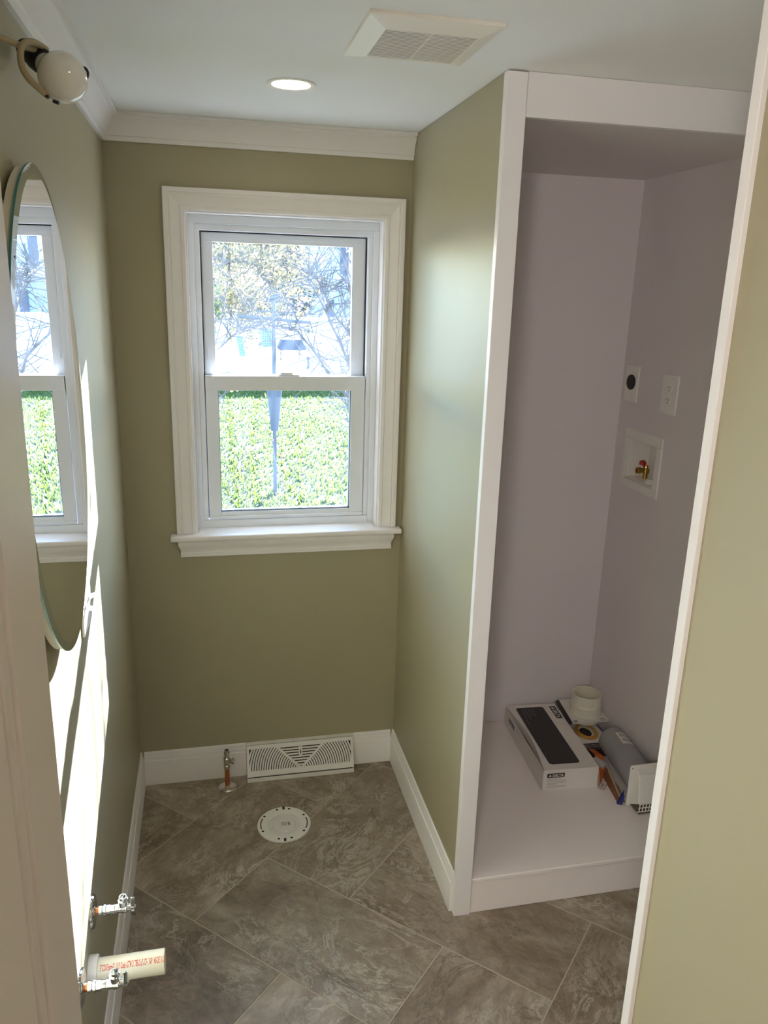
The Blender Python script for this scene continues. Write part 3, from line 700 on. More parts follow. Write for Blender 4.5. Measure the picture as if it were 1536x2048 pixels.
rb_.box(XR+.085, XR+.088, BY0+g, BY1-g, BZ0+g, BZ1-g).box(XR, XR+.086, BY0+g, BY0+.003, BZ0+g, BZ1-g).box(XR, XR+.086, BY1-.003, BY1-g, BZ0+g, BZ1-g).box(XR, XR+.086, BY0+g, BY1-g, BZ0+g, BZ0+.004).box(XR, XR+.086, BY0+g, BY1-g, BZ1-.004, BZ1-g)
rb_.build('recess', 'plastic', wbx)
def washer_valve(y, cat):
    o_ = Vector((XR+.048, y, BZ0+.004))
    MB().tube([o_, o_+Z*.03], .0085, 16).lathe([(.0085, .018), (.0125, .02), (.0125, .036), (.009, .038), (.007, .048)], Z, o_, 16).build('valve', 'brass', wbx, smooth=True, angle=30)
    MB().lathe([(.0085, .006), (.0085, .020), (.0120, .021), (.0120, .034), (.0085, .034), (.008, .02)], nX, o_+Z*.030, 18).build('hose_thread', 'brass', wbx, smooth=True, angle=30)
    MB().prism([(-.018, .046), (.004, .050), (.010, .044), (.010, .062), (-.004, .066), (-.018, .060)], .012, o_+nX*.006, (0, -1, 0), (0, 0, 1), (-1, 0, 0)).build('lever', cat, wbx, bevel=.0015)
washer_valve(-.140, 'red'); washer_valve(-.262, 'blue')
MB().lathe([(.022, 0), (.022, .005), (.0185, .008), (.017, .014), (.0001, .016)], Z, (XR+.035, -.205, BZ0+.004), 28).build('drain_cap', 'plastic', wbx, smooth=True, angle=30)

# ------------------------------------------------------------------ things on the platform
# faucet box
bx = thing('faucet_box', (1.335, -.452, ZP), 'white cardboard faucet box with black printed lid lying on the platform', 'box')
an = R(-3.6); bu = Vector((math.cos(an), math.sin(an), 0)); bv = Vector((-math.sin(an), math.cos(an), 0)); bo = Vector((1.335, -.452, ZP+.0003)); bw, bl, bh_ = .196, .428, .0775
def bp_(a, b_, z): return bo+bu*a+bv*b_+Z*z
def slab(poly_uvz, th, direction):
    n = len(poly_uvz); V = [bp_(*p) for p in poly_uvz]; d = Vector(direction)*th; V += [p+d for p in V]
    return MB().add(V, [tuple(range(n))[::-1], tuple(range(n, 2*n))]+[(k, (k+1) % n, n+(k+1) % n, n+k) for k in range(n)])
tr = MB()
for poly, dr in (([(0, 0, 0), (bw, 0, 0), (bw, bl, 0), (0, bl, 0)], Z), ([(0, 0, 0), (0, bl, 0), (0, bl, bh_-.003), (0, 0, bh_-.003)], bu), ([(bw, 0, 0), (bw, bl, 0), (bw, bl, bh_-.001), (bw, 0, bh_-.001)], -bu), ([(0, bl, 0), (bw, bl, 0), (bw, bl, bh_-.001), (0, bl, bh_-.001)], -bv), ([(.002, .003, 0), (bw-.002, .003, 0), (bw-.002, .003, bh_-.003), (.002, .003, bh_-.003)], bv)):
    n = 4; V = [bp_(*p) for p in poly]; V += [p+Vector(dr)*.0016 for p in V]
    tr.add(V, [(3, 2, 1, 0), (4, 5, 6, 7)]+[(k, (k+1) % 4, 4+(k+1) % 4, 4+k) for k in range(4)])
tr.build('tray', 'card', bx)
# lid top with its left edge bowed in, leaving a gap
lid = MB(); N = 16; top = bh_; V = []
def bow(q): return .004+.021*math.sin(math.pi*min(1, max(0, q)))**1.3
for i in range(N+1):
    q = i/N; V += [bp_(bow(q), bl*q, top-.002*math.sin(math.pi*q)), bp_(bw, bl*q, top)]
F = [(2*i, 2*i+1, 2*i+3, 2*i+2) for i in range(N)]
lid.add(V, F)
V = []
for i in range(N+1):
    q = i/N; V += [bp_(bow(q), bl*q, top-.002*math.sin(math.pi*q)), bp_(bow(q)-.001, bl*q, top-.030)]
lid.add(V, F)
lo = lid.build('lid', 'card', bx); sd = lo.modifiers.new('thick', 'SOLIDIFY'); sd.thickness = .0014; sd.offset = -1
slab([(.0015, -.0008, .001), (bw-.0005, -.0008, .001), (bw-.0005, -.0008, bh_), (.0015, -.0008, bh_)], .0016, bv).build('front_flap', 'card', bx, bevel=.0005)
def rrect(a0, a1, b0, b1, r_, n=5):
    P = []
    for cx, cy, st in ((a1-r_, b1-r_, 0), (a0+r_, b1-r_, 90), (a0+r_, b0+r_, 180), (a1-r_, b0+r_, 270)):
        for k in range(n+1): a = R(st+90*k/n); P.append((cx+r_*math.cos(a), cy+r_*math.sin(a)))
    return P
pn = MB().prism(rrect(.032, .142, .030, .405, .012), .0004, bp_(0, 0, bh_+.0001), bu, bv, Z); pn.build('black_panel', 'ink', bx)
pt = MB()
for k, (b0, ln) in enumerate(((.33, .062), (.318, .075), (.345, .045), (.335, .058))): pt.prism([(.052+.013*k, b0), (.0535+.013*k, b0), (.0535+.013*k, b0+ln), (.052+.013*k, b0+ln)], .0002, bp_(0, 0, bh_+.0005), bu, bv, Z)
pt.prism([(.047, .285), (.0485, .285), (.0485, .322), (.047, .322)], .0002, bp_(0, 0, bh_+.0005), bu, bv, Z)
pt.build('fine_print', 'greyink', bx)
def badge(name, o, e1, e2, nrm, w_, h_):
    bd = MB().prism(rrect(0, w_, 0, h_, h_*.16), .0004, o, e1, e2, nrm).build(name, 'ink', bx); bd['_o'] = bx['_o']
    tx = MB(); o2 = Vector(o)+Vector(nrm)*.0006
    text_on(tx, 'DELTA', h_*.86, o2+Vector(e1)*(w_*.30)+Vector(e2)*(h_*.19), e1, e2, .0004, w_*.64)
    dr = [(math.sin(a)*(1-.0)*h_*.27*(.55+.45*(1-math.cos(a))/2), -math.cos(a)*-h_*.27) for a in [2*math.pi*k/14 for k in range(14)]]
    tx.prism([(w_*.17-h_*.30, h_*.24), (w_*.17+h_*.30, h_*.24), (w_*.17, h_*.82)], .0001, o2, e1, e2, nrm)
    tx.build('lettering', 'card2', bd)
badge('badge', bp_(.166, .405, bh_+.0002), -bv, bu, Z, .088, .024)
badge('badge', bp_(.0135, -.0012, .0475), bu, Z, -bv, .062, .0165)
badge('badge', bp_(-.0005, .375, .038), -bv, Z, -bu, .062, .0165)
ft_ = MB()
for k, ln in enumerate((.052, .070, .066, .070, .032, .070, .070)): ft_.prism([(.0135, .041-.0052*k), (.0135+ln, .041-.0052*k), (.0135+ln, .0421-.0052*k), (.0135, .0421-.0052*k)], .0002, bp_(0, -.0011, 0), bu, Z, -bv)
ft_.build('fine_print', 'greyink', bx)

# tubing package (black edged card with yellow coil), under the collar
pk = thing('tubing_package', (1.63, -.2, ZP), 'black-edged retail package with a yellow tubing coil between box and pipe', 'package')
an2 = R(-2); pu = Vector((math.cos(an2), math.sin(an2), 0)); pv = Vector((-math.sin(an2), math.cos(an2), 0)); po = Vector((1.553, -.300, ZP+.0003))
MB().prism([(0, 0), (.132, 0), (.132, .285), (0, .285)], .034, po, pu, pv, Z).build('carton', 'ink', pk, bevel=.001)
MB().prism([(.017, .040), (.128, .040), (.128, .281), (.017, .281)], .0005, po+Z*.034, pu, pv, Z).build('white_panel', 'card2', pk)
cl = MB()
for k in range(4):
    rr = (.040-.0035*k, .052-.0035*k); cc = po+pu*.066+pv*.112+Z*(.0365+.0012*k)
    cl.tube([cc+pu*rr[0]*math.cos(2*math.pi*q/28)+pv*rr[1]*math.sin(2*math.pi*q/28) for q in range(28)], .0024, 8, closed=True)
cl.build('tubing_coil', 'coil', pk, smooth=True)
MB().prism([(.084*0+.045+.022*math.cos(a), .112+.03*math.sin(a)) for a in [2*math.pi*k/16 for k in range(16)]], .0004, po+pu*.018+Z*.0345, pu, pv, Z).build('coil_shadow_print', 'ink', pk)
tx = MB()
for k, yy in enumerate((.026, .014)):
    for q in range(9): tx.prism([(.020+.010*q, yy), (.028+.010*q-(q % 3)*.002, yy), (.028+.010*q-(q % 3)*.002, yy+.006), (.020+.010*q, yy+.006)], .0003, po+Z*.034, pu, pv, Z)
tx.build('print', 'greyink', pk)['kind'] = 'stuff'
# duct collar on its card
dc = thing('duct_collar', (1.648, -.105, ZP+.035), 'white plastic duct collar stuck through a square printed card', 'duct collar')
cc = Vector((1.650, -.116, 0)); zc_ = .197
cp_ = [(1.567, -.186), (1.706, -.196), (1.716, -.186), (1.712, -.024), (1.585, -.020)]
q_ = MB(); V = [(x_, y_, zc_+(.004 if y_ > -.1 else 0)) for x_, y_ in cp_]; V += [(x_, y_, z_+.0018) for x_, y_, z_ in V]
n = 5; q_.add(V, [tuple(range(n))[::-1], tuple(range(n, 2*n))]+[(k, (k+1) % n, n+(k+1) % n, n+k) for k in range(n)]); q_.build('card', 'card2', dc)
V = [(1.553, -.186, zc_-.006), (1.5665, -.1865, zc_+.0012), (1.5845, -.0205, zc_+.0052), (1.571, -.020, zc_-.001)]; V += [(a, b_, c_+.0015) for a, b_, c_ in V]
MB().add(V, [(3, 2, 1, 0), (4, 5, 6, 7)]+[(k, (k+1) % 4, 4+(k+1) % 4, 4+k) for k in range(4)]).build('card_edge', 'ink', dc)
ro = .0555
MB().lathe([(ro-.008, .172), (ro+.001, .172), (ro+.003, .195), (ro+.003, .238), (ro+.0005, .241), (ro-.001, .244), (ro-.001, .2815), (ro-.0035, .2815), (ro-.0035, .245), (ro-.0015, .236), (ro-.0015, .19)], Z, cc, 48).build('collar', 'pvc', dc, smooth=True, angle=35)
pr_ = MB().prism([(1.5735, -.182), (1.591, -.183), (1.593, -.167), (1.5755, -.166)], .0003, (0, 0, zc_+.0019), (1, 0, 0), (0, 1, 0), (0, 0, 1))
for k in range(5): pr_.prism([(1.682, -.187+.010*k), (1.700-.002*k, -.1875+.010*k), (1.700-.002*k, -.183+.010*k), (1.682, -.1825+.010*k)], .0003, (0, 0, zc_+.0021), (1, 0, 0), (0, 1, 0), (0, 0, 1))
pr_.build('print', 'greyink', dc)['kind'] = 'stuff'

# dryer vent hood with grey pipe
vh = thing('dryer_vent_hood', (1.645, -.52, ZP), 'white dryer vent hood with grey pipe lying against the alcove wall', 'vent hood')
pc = Vector((1.640, 0, .1905))
PA = Vector((1.6655, -.305, .1915)); PB = Vector((1.640, -.574, .1905)); pax = (PB-PA).normalized(); pln = (PB-PA).length; psd = Vector((0, 0, 1)).cross(pax).normalized()
if psd.x < 0: psd = -psd
MB().lathe([(.0515, 0), (.0515, pln), (.0500, pln), (.0500, 0)], pax, PA, 48).build('pipe', 'greypipe', vh, smooth=True, angle=35)
def onp(deg, dist, r_): return PA+pax*dist+psd*(r_*math.cos(R(deg)))+Z*(r_*math.sin(R(deg)))
MB().add([onp(100-8*k, dd, .0519) for dd in (.035, .105) for k in range(9)], [(k, k+1, 9+k+1, 9+k) for k in range(8)]).build('label', 'card2', vh, smooth=True)
lp = MB()
for k in range(6):
    for q in range(2): lp.add([onp(92-8*k, .042+.03*q, .0522), onp(87-8*k, .042+.03*q, .0522), onp(87-8*k, .064+.03*q, .0522), onp(92-8*k, .064+.03*q, .0522)], [(0, 1, 2, 3)])
lp.build('barcode', 'greyink', vh)
hx0, hx1, hz0, hz1 = 1.577, 1.719, ZP+.0005, ZP+.150
MB().prism(rrect(hx0, hx1, hz0, hz1, .006), .004, (0, -.5745, 0), (1, 0, 0), (0, 0, 1), (0, -1, 0)).build('base_plate', 'plastic', vh, bevel=.001)
# hood: slopes out from the top of the plate to an open, grilled bottom
a0, a1 = hx0+.010, hx1-.010
hv_ = [(a0+.012, -.5785, hz1-.018), (a1-.012, -.5785, hz1-.018), (a1, -.5785, hz0+.006), (a0, -.5785, hz0+.006), (a0+.012, -.598, hz1-.024), (a1-.012, -.598, hz1-.024), (a1+.002, -.636, hz0+.046), (a0-.002, -.636, hz0+.046)]
MB().add(hv_, [(0, 1, 5, 4), (4, 5, 6, 7), (0, 4, 7, 3), (1, 2, 6, 5), (0, 3, 2, 1)]).build('hood', 'plastic', vh, bevel=.004, segs=3)
gb = MB()
for k in range(11):
    x_ = a0+.004+(a1-a0-.008)*k/10; gb.tube([(x_, -.636, hz0+.046), (x_, -.634, hz0+.014), (x_, -.620, hz0+.003)], .0019, 6)
for y_, z_ in ((-.636, hz0+.044), (-.635, hz0+.029), (-.634, hz0+.014), (-.622, hz0+.004)): gb.tube([(a0, y_, z_), (a1, y_, z_)], .0017, 6)
gb.build('grille', 'plastic', vh)
box(a0+.006, a1-.006, -.630, -.5785, hz0+.003, hz0+.030).build('hood_shade', 'slotdark', vh)  # dark box painted as the shaded inside behind the grille
MB().lathe([(.002, 0), (.002, .0004), (.0001, .0004)], (0, -1, 0), (hx0+.008, -.5786, hz1-.010), 12).build('screw_hole', 'dark', vh)

# orange blister pack with grey fitting
ob_ = thing('fitting_blister_pack', (1.56, -.40, ZP), 'orange blister pack with grey plastic pipe fitting beside the faucet box', 'package')
V = [(1.543, -.462, ZP+.001), (1.556, -.432, ZP+.030), (1.572, -.352, ZP+.052), (1.598, -.372, ZP+.052), (1.580, -.420, ZP+.030), (1.563, -.440, ZP+.002), (1.560, -.330, ZP+.060), (1.590, -.325, ZP+.048)]
MB().add(V, [(0, 1, 4, 5), (1, 2, 3, 4), (2, 6, 7, 3)]).build('card', 'orange', ob_)
ob_.children[0].modifiers.new('thick', 'SOLIDIFY').thickness = .001
fd = Vector((.35, -.9, -.12)).normalized(); f0 = Vector((1.584, -.414, ZP+.034))-fd*.047
MB().lathe([(.0135, 0), (.0135, .020), (.0165, .021), (.0165, .046), (.0150, .047), (.0105, .047), (.0100, .015)], fd, f0, 10).build('fitting', 'greyfit', ob_, smooth=True, angle=30)
tg = thing('barcode_tag', (1.56, -.46, ZP), 'small clear red-edged barcode tag lying by the faucet box corner', 'tag')
ta_ = R(52); tu = Vector((math.cos(ta_), math.sin(ta_), 0)); tv = Vector((-math.sin(ta_), math.cos(ta_), 0)); to = Vector((1.538, -.481, ZP+.0006))
MB().prism(rrect(0, .052, -.013, .011, .009), .0008, to, tu, tv, Z).build('edge', 'orange', tg)
MB().prism(rrect(.0018, .0502, -.0112, .0092, .008), .0005, to+Z*.0008, tu, tv, Z).build('face', 'card2', tg)
bb = MB()
for k in range(7): bb.prism([(.008+.004*k, -.006), (.0102+.004*k, -.006), (.0102+.004*k, .004), (.008+.004*k, .004)], .0002, to+Z*.0013, tu, tv, Z)
bb.build('barcode', 'greyink', tg)
# long brown printed bag beside the pipe
br = thing('brown_part_bag', (1.585, -.4, ZP), 'long brown printed plastic bag squeezed along the grey pipe', 'package')
V = []; N = 10
for i in range(N+1):
    q = i/N; y_ = -.560+.20*q; x_ = 1.560+.030*q; h_ = .022+.006*math.sin(q*9)+.012*q
    V += [(x_-.004, y_, ZP+.0006), (x_+.006, y_, ZP+h_*.8), (x_+.014, y_, ZP+h_), (x_+.024, y_, ZP+.0006)]
F = [(4*i+k, 4*i+(k+1) % 4, 4*i+4+(k+1) % 4, 4*i+4+k) for i in range(N) for k in range(4)]+[(3, 2, 1, 0), (4*N, 4*N+1, 4*N+2, 4*N+3)]
MB().add(V, F).build('bag', 'brownbag', br, smooth=True)
MB().tube(smoothpath([(1.566, -.555, ZP+.022), (1.577, -.50, ZP+.026), (1.590, -.43, ZP+.034), (1.604, -.365, ZP+.040)]), .004, 10).build('sleeve', 'tan', br, smooth=True)
bs = thing('blue_plastic_strip', (1.57, -.59, ZP), 'dark blue plastic strip poking out beside the vent hood', 'plastic strip')
V = [(1.553, -.567, ZP+.0006), (1.566, -.574, ZP+.0006), (1.5755, -.568, ZP+.030), (1.5740, -.562, ZP+.034), (1.5480, -.566, ZP+.006), (1.5740, -.5615, ZP+.050)]
MB().add(V, [(0, 1, 2, 3), (0, 3, 5, 4)]).build('strip', 'blue', bs)
bs.children[0].modifiers.new('thick', 'SOLIDIFY').thickness = .0012

# ------------------------------------------------------------------ outdoors
G = -.60
struct(box(-45, 60, .16, 75, G-.3, G).build('ground_lawn', 'lawn'), 'sunlit green lawn outside the window', 'lawn')
gv = []; gf = []
rg_ = random.Random(3)
for k in range(26000):
    y_ = 2.5+13.5*rg_.random()**1.4; x_ = -.5+(y_+2.58)*(-.06+.44*rg_.random()); h_ = .03+.05*rg_.random(); a = rg_.random()*6.28; w_ = .006+.0015*y_
    dx, dy = math.cos(a)*w_, math.sin(a)*w_; lx, ly = (rg_.random()-.5)*.05, (rg_.random()-.5)*.05
    i = len(gv); gv += [(x_-dx, y_-dy, G), (x_+dx, y_+dy, G), (x_+lx, y_+ly, G+h_)]; gf.append((i, i+1, i+2))
me = bpy.data.meshes.new('grass'); me.from_pydata(gv, [], gf); me.materials.append(M['grass']); go = bpy.data.objects.new('grass', me); C.objects.link(go)
tag(go, 'short green grass blades covering the lawn', 'grass', kind='stuff')
struct(box(-4, 8, .16, 2.4, G, G+.02).build('bounce_slab', 'reflector'), 'unseen pale ground strip added to bounce sun up to the ceiling', 'reflector')  # pale strip added out of view, bounces sunlight onto the ceiling
# fence
FY = 18.2
fn = thing('garden_fence', (3, FY, G), 'tall white panel fence across the back of the lawn', 'fence')
for k in range(-6, 8):
    x_ = k*2.4+.9
    box(x_+.07, x_+2.33, FY, FY+.03, G+.05, .93).build('panel', 'fence', fn)
    MB().box(x_-.065, x_+.065, FY-.05, FY+.08, G, 1.0).build('post', 'fence', fn)
    box(x_+.07, x_+2.33, FY-.02, FY+.05, .90, .98).build('rail', 'fence', fn)
# house
HY = 34
hs = thing('neighbour_house', (9, HY, G), 'white clapboard two-storey house with dark blue shutters behind the fence', 'house')
sd_ = MB(); z_ = G
V = []
x_a, x_b = 3.95, 24
while z_ < 5.6: V += [(HY-.025, z_), (HY, z_+.14)]; z_ += .14
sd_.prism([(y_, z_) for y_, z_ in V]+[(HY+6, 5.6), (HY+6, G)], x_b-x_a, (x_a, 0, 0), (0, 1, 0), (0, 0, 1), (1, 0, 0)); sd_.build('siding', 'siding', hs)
MB().prism([(HY-.5, 5.5), (HY+3, 8.2), (HY+6.5, 5.5), (HY+6.5, 5.7), (HY+3, 8.4), (HY-.5, 5.7)], x_b-x_a+.8, (x_a-.4, 0, 0), (0, 1, 0), (0, 0, 1), (1, 0, 0)).build('roof', 'roof', hs)
box(x_a-.08, x_a+.06, HY-.05, HY+.05, G, 5.6).build('corner_board', 'fence', hs)
def hwin(xa, xb, za, zb):
    wn_ = box(xa-.08, xb+.08, HY-.06, HY, za-.08, zb+.08).build('window', 'fence', hs); wn_['_o'] = hs['_o']
    for (p0, p1) in ((za, (za+zb)/2-.02), ((za+zb)/2+.02, zb)): box(xa, xb, HY-.075, HY-.06, p0, p1).build('pane', 'paneout', wn_)
    for s0_, s1_ in ((xa-.47, xa-.10), (xb+.10, xb+.47)): box(s0_, s1_, HY-.07, HY-.03, za-.05, zb+.05).build('shutter', 'shutter', hs)
hwin(4.87, 5.55, -.2, 1.15); hwin(8.68, 9.42, -.2, 1.25); hwin(6.75, 7.55, 2.35, 3.75); hwin(10.9, 11.7, 2.35, 3.75); hwin(12.4, 13.2, -.2, 1.25)
MB().prism([(6.6, 1.75), (9.6, 2.25), (12.6, 1.75), (12.6, 1.90), (9.6, 2.55), (6.6, 1.90)], 1.2, (0, HY, 0), (1, 0, 0), (0, 0, 1), (0, -1, 0)).build('porch_rake', 'fence', hs)
# trees
def twig(mb, p, d, ln, r_, depth, rng, spread=.55, seg=4, tips=None, drop=0):
    pts = [p.copy()]; rad = [r_]; dd = d.copy()
    for k in range(seg):
        dd = (dd+Vector((rng.gauss(0, .14), rng.gauss(0, .14), rng.gauss(0, .14)+drop))).normalized()
        pts.append(pts[-1]+dd*ln/seg); rad.append(r_*(1-.55*(k+1)/seg))
    mb.tube(pts, rad, 5, cap=False)
    if depth == 0:
        if tips is not None: tips += pts[1:]
        return
    for k in range(rng.randint(2, 3)):
        q = rng.randint(1, seg); d2 = (dd+Vector((rng.gauss(0, spread), rng.gauss(0, spread), rng.gauss(0, spread)))).normalized()
        twig(mb, pts[q], d2, ln*(.55+.25*rng.random()), rad[q]*.7, depth-1, rng, spread, seg, tips, drop)
def leaves(tips, n, size, jitter, rng):
    V = []; F = []
    for k in range(n):
        c_ = rng.choice(tips)+Vector((rng.gauss(0, jitter), rng.gauss(0, jitter), rng.gauss(0, jitter)))
        a = Vector((rng.gauss(0, 1), rng.gauss(0, 1), rng.gauss(0, 1))).normalized(); b_ = a.orthogonal().normalized(); s_ = size*(.6+.8*rng.random())
        i = len(V); V += [c_-a*s_, c_+b_*s_*.5, c_+a*s_, c_-b_*s_*.5]; F.append((i, i+1, i+2, i+3))
    return MB().add(V, F)
def stuffpart(o): o['kind'] = 'stuff'; return o
rng = random.Random(11)
TY = 7.5
tree = thing('autumn_tree', (-1.2, TY, G), 'tree with pale yellow autumn leaves reaching over the lawn', 'tree')
tb = MB(); tips = []
trunk = [Vector((-1.2, TY, G)), Vector((-1.15, TY, .6)), Vector((-1.0, TY, 1.6)), Vector((-1.05, TY, 3.0)), Vector((-1.0, TY, 4.4))]
tb.tube(smoothpath(trunk, 4), [.16-.006*k for k in range(17)], 10)
l1 = [trunk[2], at(400, 505, TY), at(426, 512, TY), at(451, 517, TY), at(478, 523, TY), at(511, 530, TY), at(524, 554, TY), at(545, 568, TY)]
l2 = [at(511, 530, TY), at(523, 505, TY), at(538, 488, TY), at(550, 460, TY)]
l3 = [trunk[2]-Vector((0, 0, .4)), at(415, 600, TY), at(455, 603, TY), at(490, 610, TY), at(530, 625, TY)]
l4 = [trunk[3], at(420, 440, TY), at(490, 465, TY+.4), at(540, 485, TY+.5)]
for l_, r_ in ((l1, .045), (l2, .028), (l3, .03), (l4, .035)):
    sp_ = smoothpath(l_, 4); tb.tube(sp_, [r_*(1-.7*k/len(sp_)) for k in range(len(sp_))], 7)
    for p in sp_[5:]:
        for q in range(3):
            d = Vector((rng.gauss(.2, .6), rng.gauss(0, .6), rng.gauss(.05, .6))).normalized()
            twig(tb, p, d, .45+.3*rng.random(), .009, 1, rng, .6, 4, tips)
tb.build('branches', 'barkt', tree, smooth=True)
stuffpart(leaves(tips, 4300, .034, .08, rng).build('foliage', 'leaf', tree))
g1 = thing('green_shrub_clump', (-.2, 9.5, G), 'small green leafy clump beside the yellow tree', 'shrub')
gt = [at(432+rng.gauss(0, 9), 605+rng.gauss(0, 12), 9.5) for k in range(60)]
sb = MB(); sb.tube([Vector((.3, 9.5, G)), Vector((.35, 9.5, .3)), at(432, 612, 9.5)], [.03, .025, .01], 6); sb.build('stem', 'bark', g1)
stuffpart(leaves(gt, 260, .05, .08, rng).build('foliage', 'greenleaf', g1))
def evergreen(x_, y_, h_, w_, label, rng):
    t_ = thing('evergreen_tree', (x_, y_, G), label, 'tree', 'dark trees behind the fence')
    MB().tube([(x_, y_, G), (x_, y_, G+h_)], [.2, .02], 8).build('trunk', 'bark', t_)
    V = []; F = []
    for k in range(1500):
        q = rng.random(); z_ = G+h_*(.08+.92*q); rr = w_*(1-q)**.8*(.4+.6*rng.random()); a = rng.random()*6.28
        c_ = Vector((x_+rr*math.cos(a), y_+rr*math.sin(a), z_)); u_ = Vector((math.cos(a), math.sin(a), -.3)).normalized(); v_ = Vector((-math.sin(a), math.cos(a), .1)); s_ = .28
        i = len(V); V += [c_-u_*s_, c_+v_*s_*.4, c_+u_*s_, c_-v_*s_*.4]; F.append((i, i+1, i+2, i+3))
    stuffpart(MB().add(V, F).build('foliage', 'needle', t_))
for k, (x_, y_, h_, w_) in enumerate(((-3.6, 25, 9, 1.6), (.1, 26, 10, 1.7), (2.9, 24, 9.0, 1.0), (-7.4, 26, 10, 1.8))):
    evergreen(x_, y_, h_, w_, ['dark evergreen tree standing behind the white fence, nearly hidden by leaves', 'tall dark evergreen filling the gap behind the yellow leaves', 'slim dark evergreen next to the white house', 'dark evergreen at the far end of the fence'][k], rng)

# bird feeder pole
PY = 6.4; px_ = 1.015
fp_ = thing('bird_feeder_pole', (px_, PY, G), 'dark bird feeder pole with cross arms and arched top in the lawn', 'pole')
MB().tube([(px_, PY, G), (px_, PY, 1.585)], .022, 10).build('pole', 'pole', fp_, smooth=True)
MB().tube([(px_, PY, .75), (px_, PY, .60), (px_, PY, .14)], [.088, .086, .042], 20).build('baffle', 'pole', fp_, smooth=True)
MB().tube([at(475, 632, PY), at(622, 645, PY)], .018, 8).build('cross_arm', 'pole', fp_, smooth=True)
MB().tube([at(512, 622, PY), at(588, 625, PY)], .007, 8).build('cross_arm', 'pole', fp_, smooth=True)
ac = Vector((px_+.005, PY, 1.57)); arc = [ac+Vector((.112*math.cos(R(a)), 0, .112*math.sin(R(a)))) for a in range(0, 181, 12)]
MB().tube(arc, .007, 8).tube([arc[0], arc[-1]], .006, 8).build('arch', 'pole', fp_, smooth=True)
MB().tube([ac+Vector((-.055, 0, .02)), ac+Vector((-.03, 0, .035)), ac+Vector((0, 0, .045)), ac+Vector((.03, 0, .05)), ac+Vector((.05, 0, .075)), ac+Vector((.07, 0, .078))], [.006, .022, .03, .024, .016, .003], 10).build('bird_figure', 'pole', fp_, smooth=True)
def hang(name, c_, ztop, label, cat):
    t_ = thing(name, c_, label, cat, None)
    MB().tube([(c_[0], c_[1], c_[2]), (c_[0], c_[1], ztop)], .003, 6).build('hanger', 'pole', t_); return t_
t_ = hang('tube_feeder', (.838, PY, 1.33), 1.40, 'pale tube bird feeder with round dark ports', 'bird feeder')
MB().lathe([(.036, -.27), (.036, 0)], Z, (.838, PY, 1.33), 16).build('tube', 'siding', t_, smooth=True, angle=40)
for dx, zz in ((-.014, 1.30), (.016, 1.235), (-.014, 1.175), (.018, 1.11)): MB().lathe([(.012, 0), (.012, .006), (.0001, .006)], (0, -1, 0), (.838+dx, PY-.034, zz), 14).build('port', 'pole', t_)
def cage(name, x0_, x1_, z0_, z1_, label, tilt=0):
    t_ = thing(name, ((x0_+x1_)/2, PY, z1_), label, 'bird feeder'); w_ = MB(); cx = (x0_+x1_)/2
    def sh(x_, z_): return x_+(z1_-z_)*tilt
    for k in range(8):
        z_ = z0_+(z1_-z0_)*k/7
        for yy in (-.03, .03): w_.tube([(sh(x0_, z_), PY+yy, z_), (sh(x1_, z_), PY+yy, z_)], .004, 5)
    for k in range(6):
        x_ = x0_+(x1_-x0_)*k/5
        for yy in (-.03, .03): w_.tube([(sh(x_, z0_), PY+yy, z0_), (sh(x_, z1_), PY+yy, z1_)], .004, 5)
    w_.build('wire_cage', 'greenwire', t_); MB().tube([(cx, PY, z1_), (cx, PY, 1.40)], .003, 6).build('hanger', 'pole', t_); return t_
cage('suet_cage', .885, .985, 1.09, 1.27, 'green wire suet cage against the feeder pole')
cage('suet_cage', .610, .665, .985, 1.19, 'tilted narrow wire suet cage at the far end of the cross arm', .16)
t_ = thing('house_feeder', (1.21, PY, .94), 'small house-shaped bird feeder with blue roof and wooden body', 'bird feeder')
MB().prism([(1.05, 1.07), (1.10, 1.17), (1.31, 1.17), (1.37, 1.07), (1.35, 1.055), (1.07, 1.055)], .2, (0, PY-.1, 0), (1, 0, 0), (0, 0, 1), (0, 1, 0)).build('roof', 'shutter', t_)
MB().box(1.09, 1.12, PY-.06, PY+.06, .94, 1.06).box(1.30, 1.33, PY-.06, PY+.06, .94, 1.06).box(1.09, 1.33, PY-.08, PY+.08, .935, .96).build('body', 'wood', t_)
MB().tube([(1.205, PY, 1.17), (1.205, PY, 1.37)], .003, 6).build('hanger', 'pole', t_)
t_ = hang('lantern_feeder', (1.40, PY, .99), 1.36, 'tiny hanging lantern feeder at the end of the cross arm', 'bird feeder')
MB().lathe([(.008, .98), (.03, .955), (.012, .95), (.016, .90), (.016, .86), (.035, .855), (.035, .845)], Z, (1.40, PY, 0), 12).build('lantern', 'pole', t_)

# bare shrubs close to the window
def shrub(name, base, lines, Y, label, r_, ntw, rng, lnr=(.12, .3)):
    t_ = thing(name, base, label, 'shrub', 'bare shrubs outside the window'); mb = MB()
    for pts in lines:
        P = [Vector(base)+Vector((rng.gauss(0, .06), rng.gauss(0, .06), 0))]+[at(px, py, Y+rng.gauss(0, .12)) for px, py in pts]; sp_ = smoothpath(P, 4)
        mb.tube(sp_, [max(.0022, r_*(1-.75*k/len(sp_))) for k in range(len(sp_))], 6)
        for k in range(int(ntw*len(sp_))):
            p = rng.choice(sp_[6:]); d = Vector((rng.gauss(0, .7), rng.gauss(0, .35), rng.gauss(.45, .5))).normalized()
            twig(mb, p, d, lnr[0]+(lnr[1]-lnr[0])*rng.random(), .0042, rng.randint(0, 1), rng, .5, 3)
    mb.build('branches', 'bark', t_, smooth=True); return t_
rng = random.Random(5)
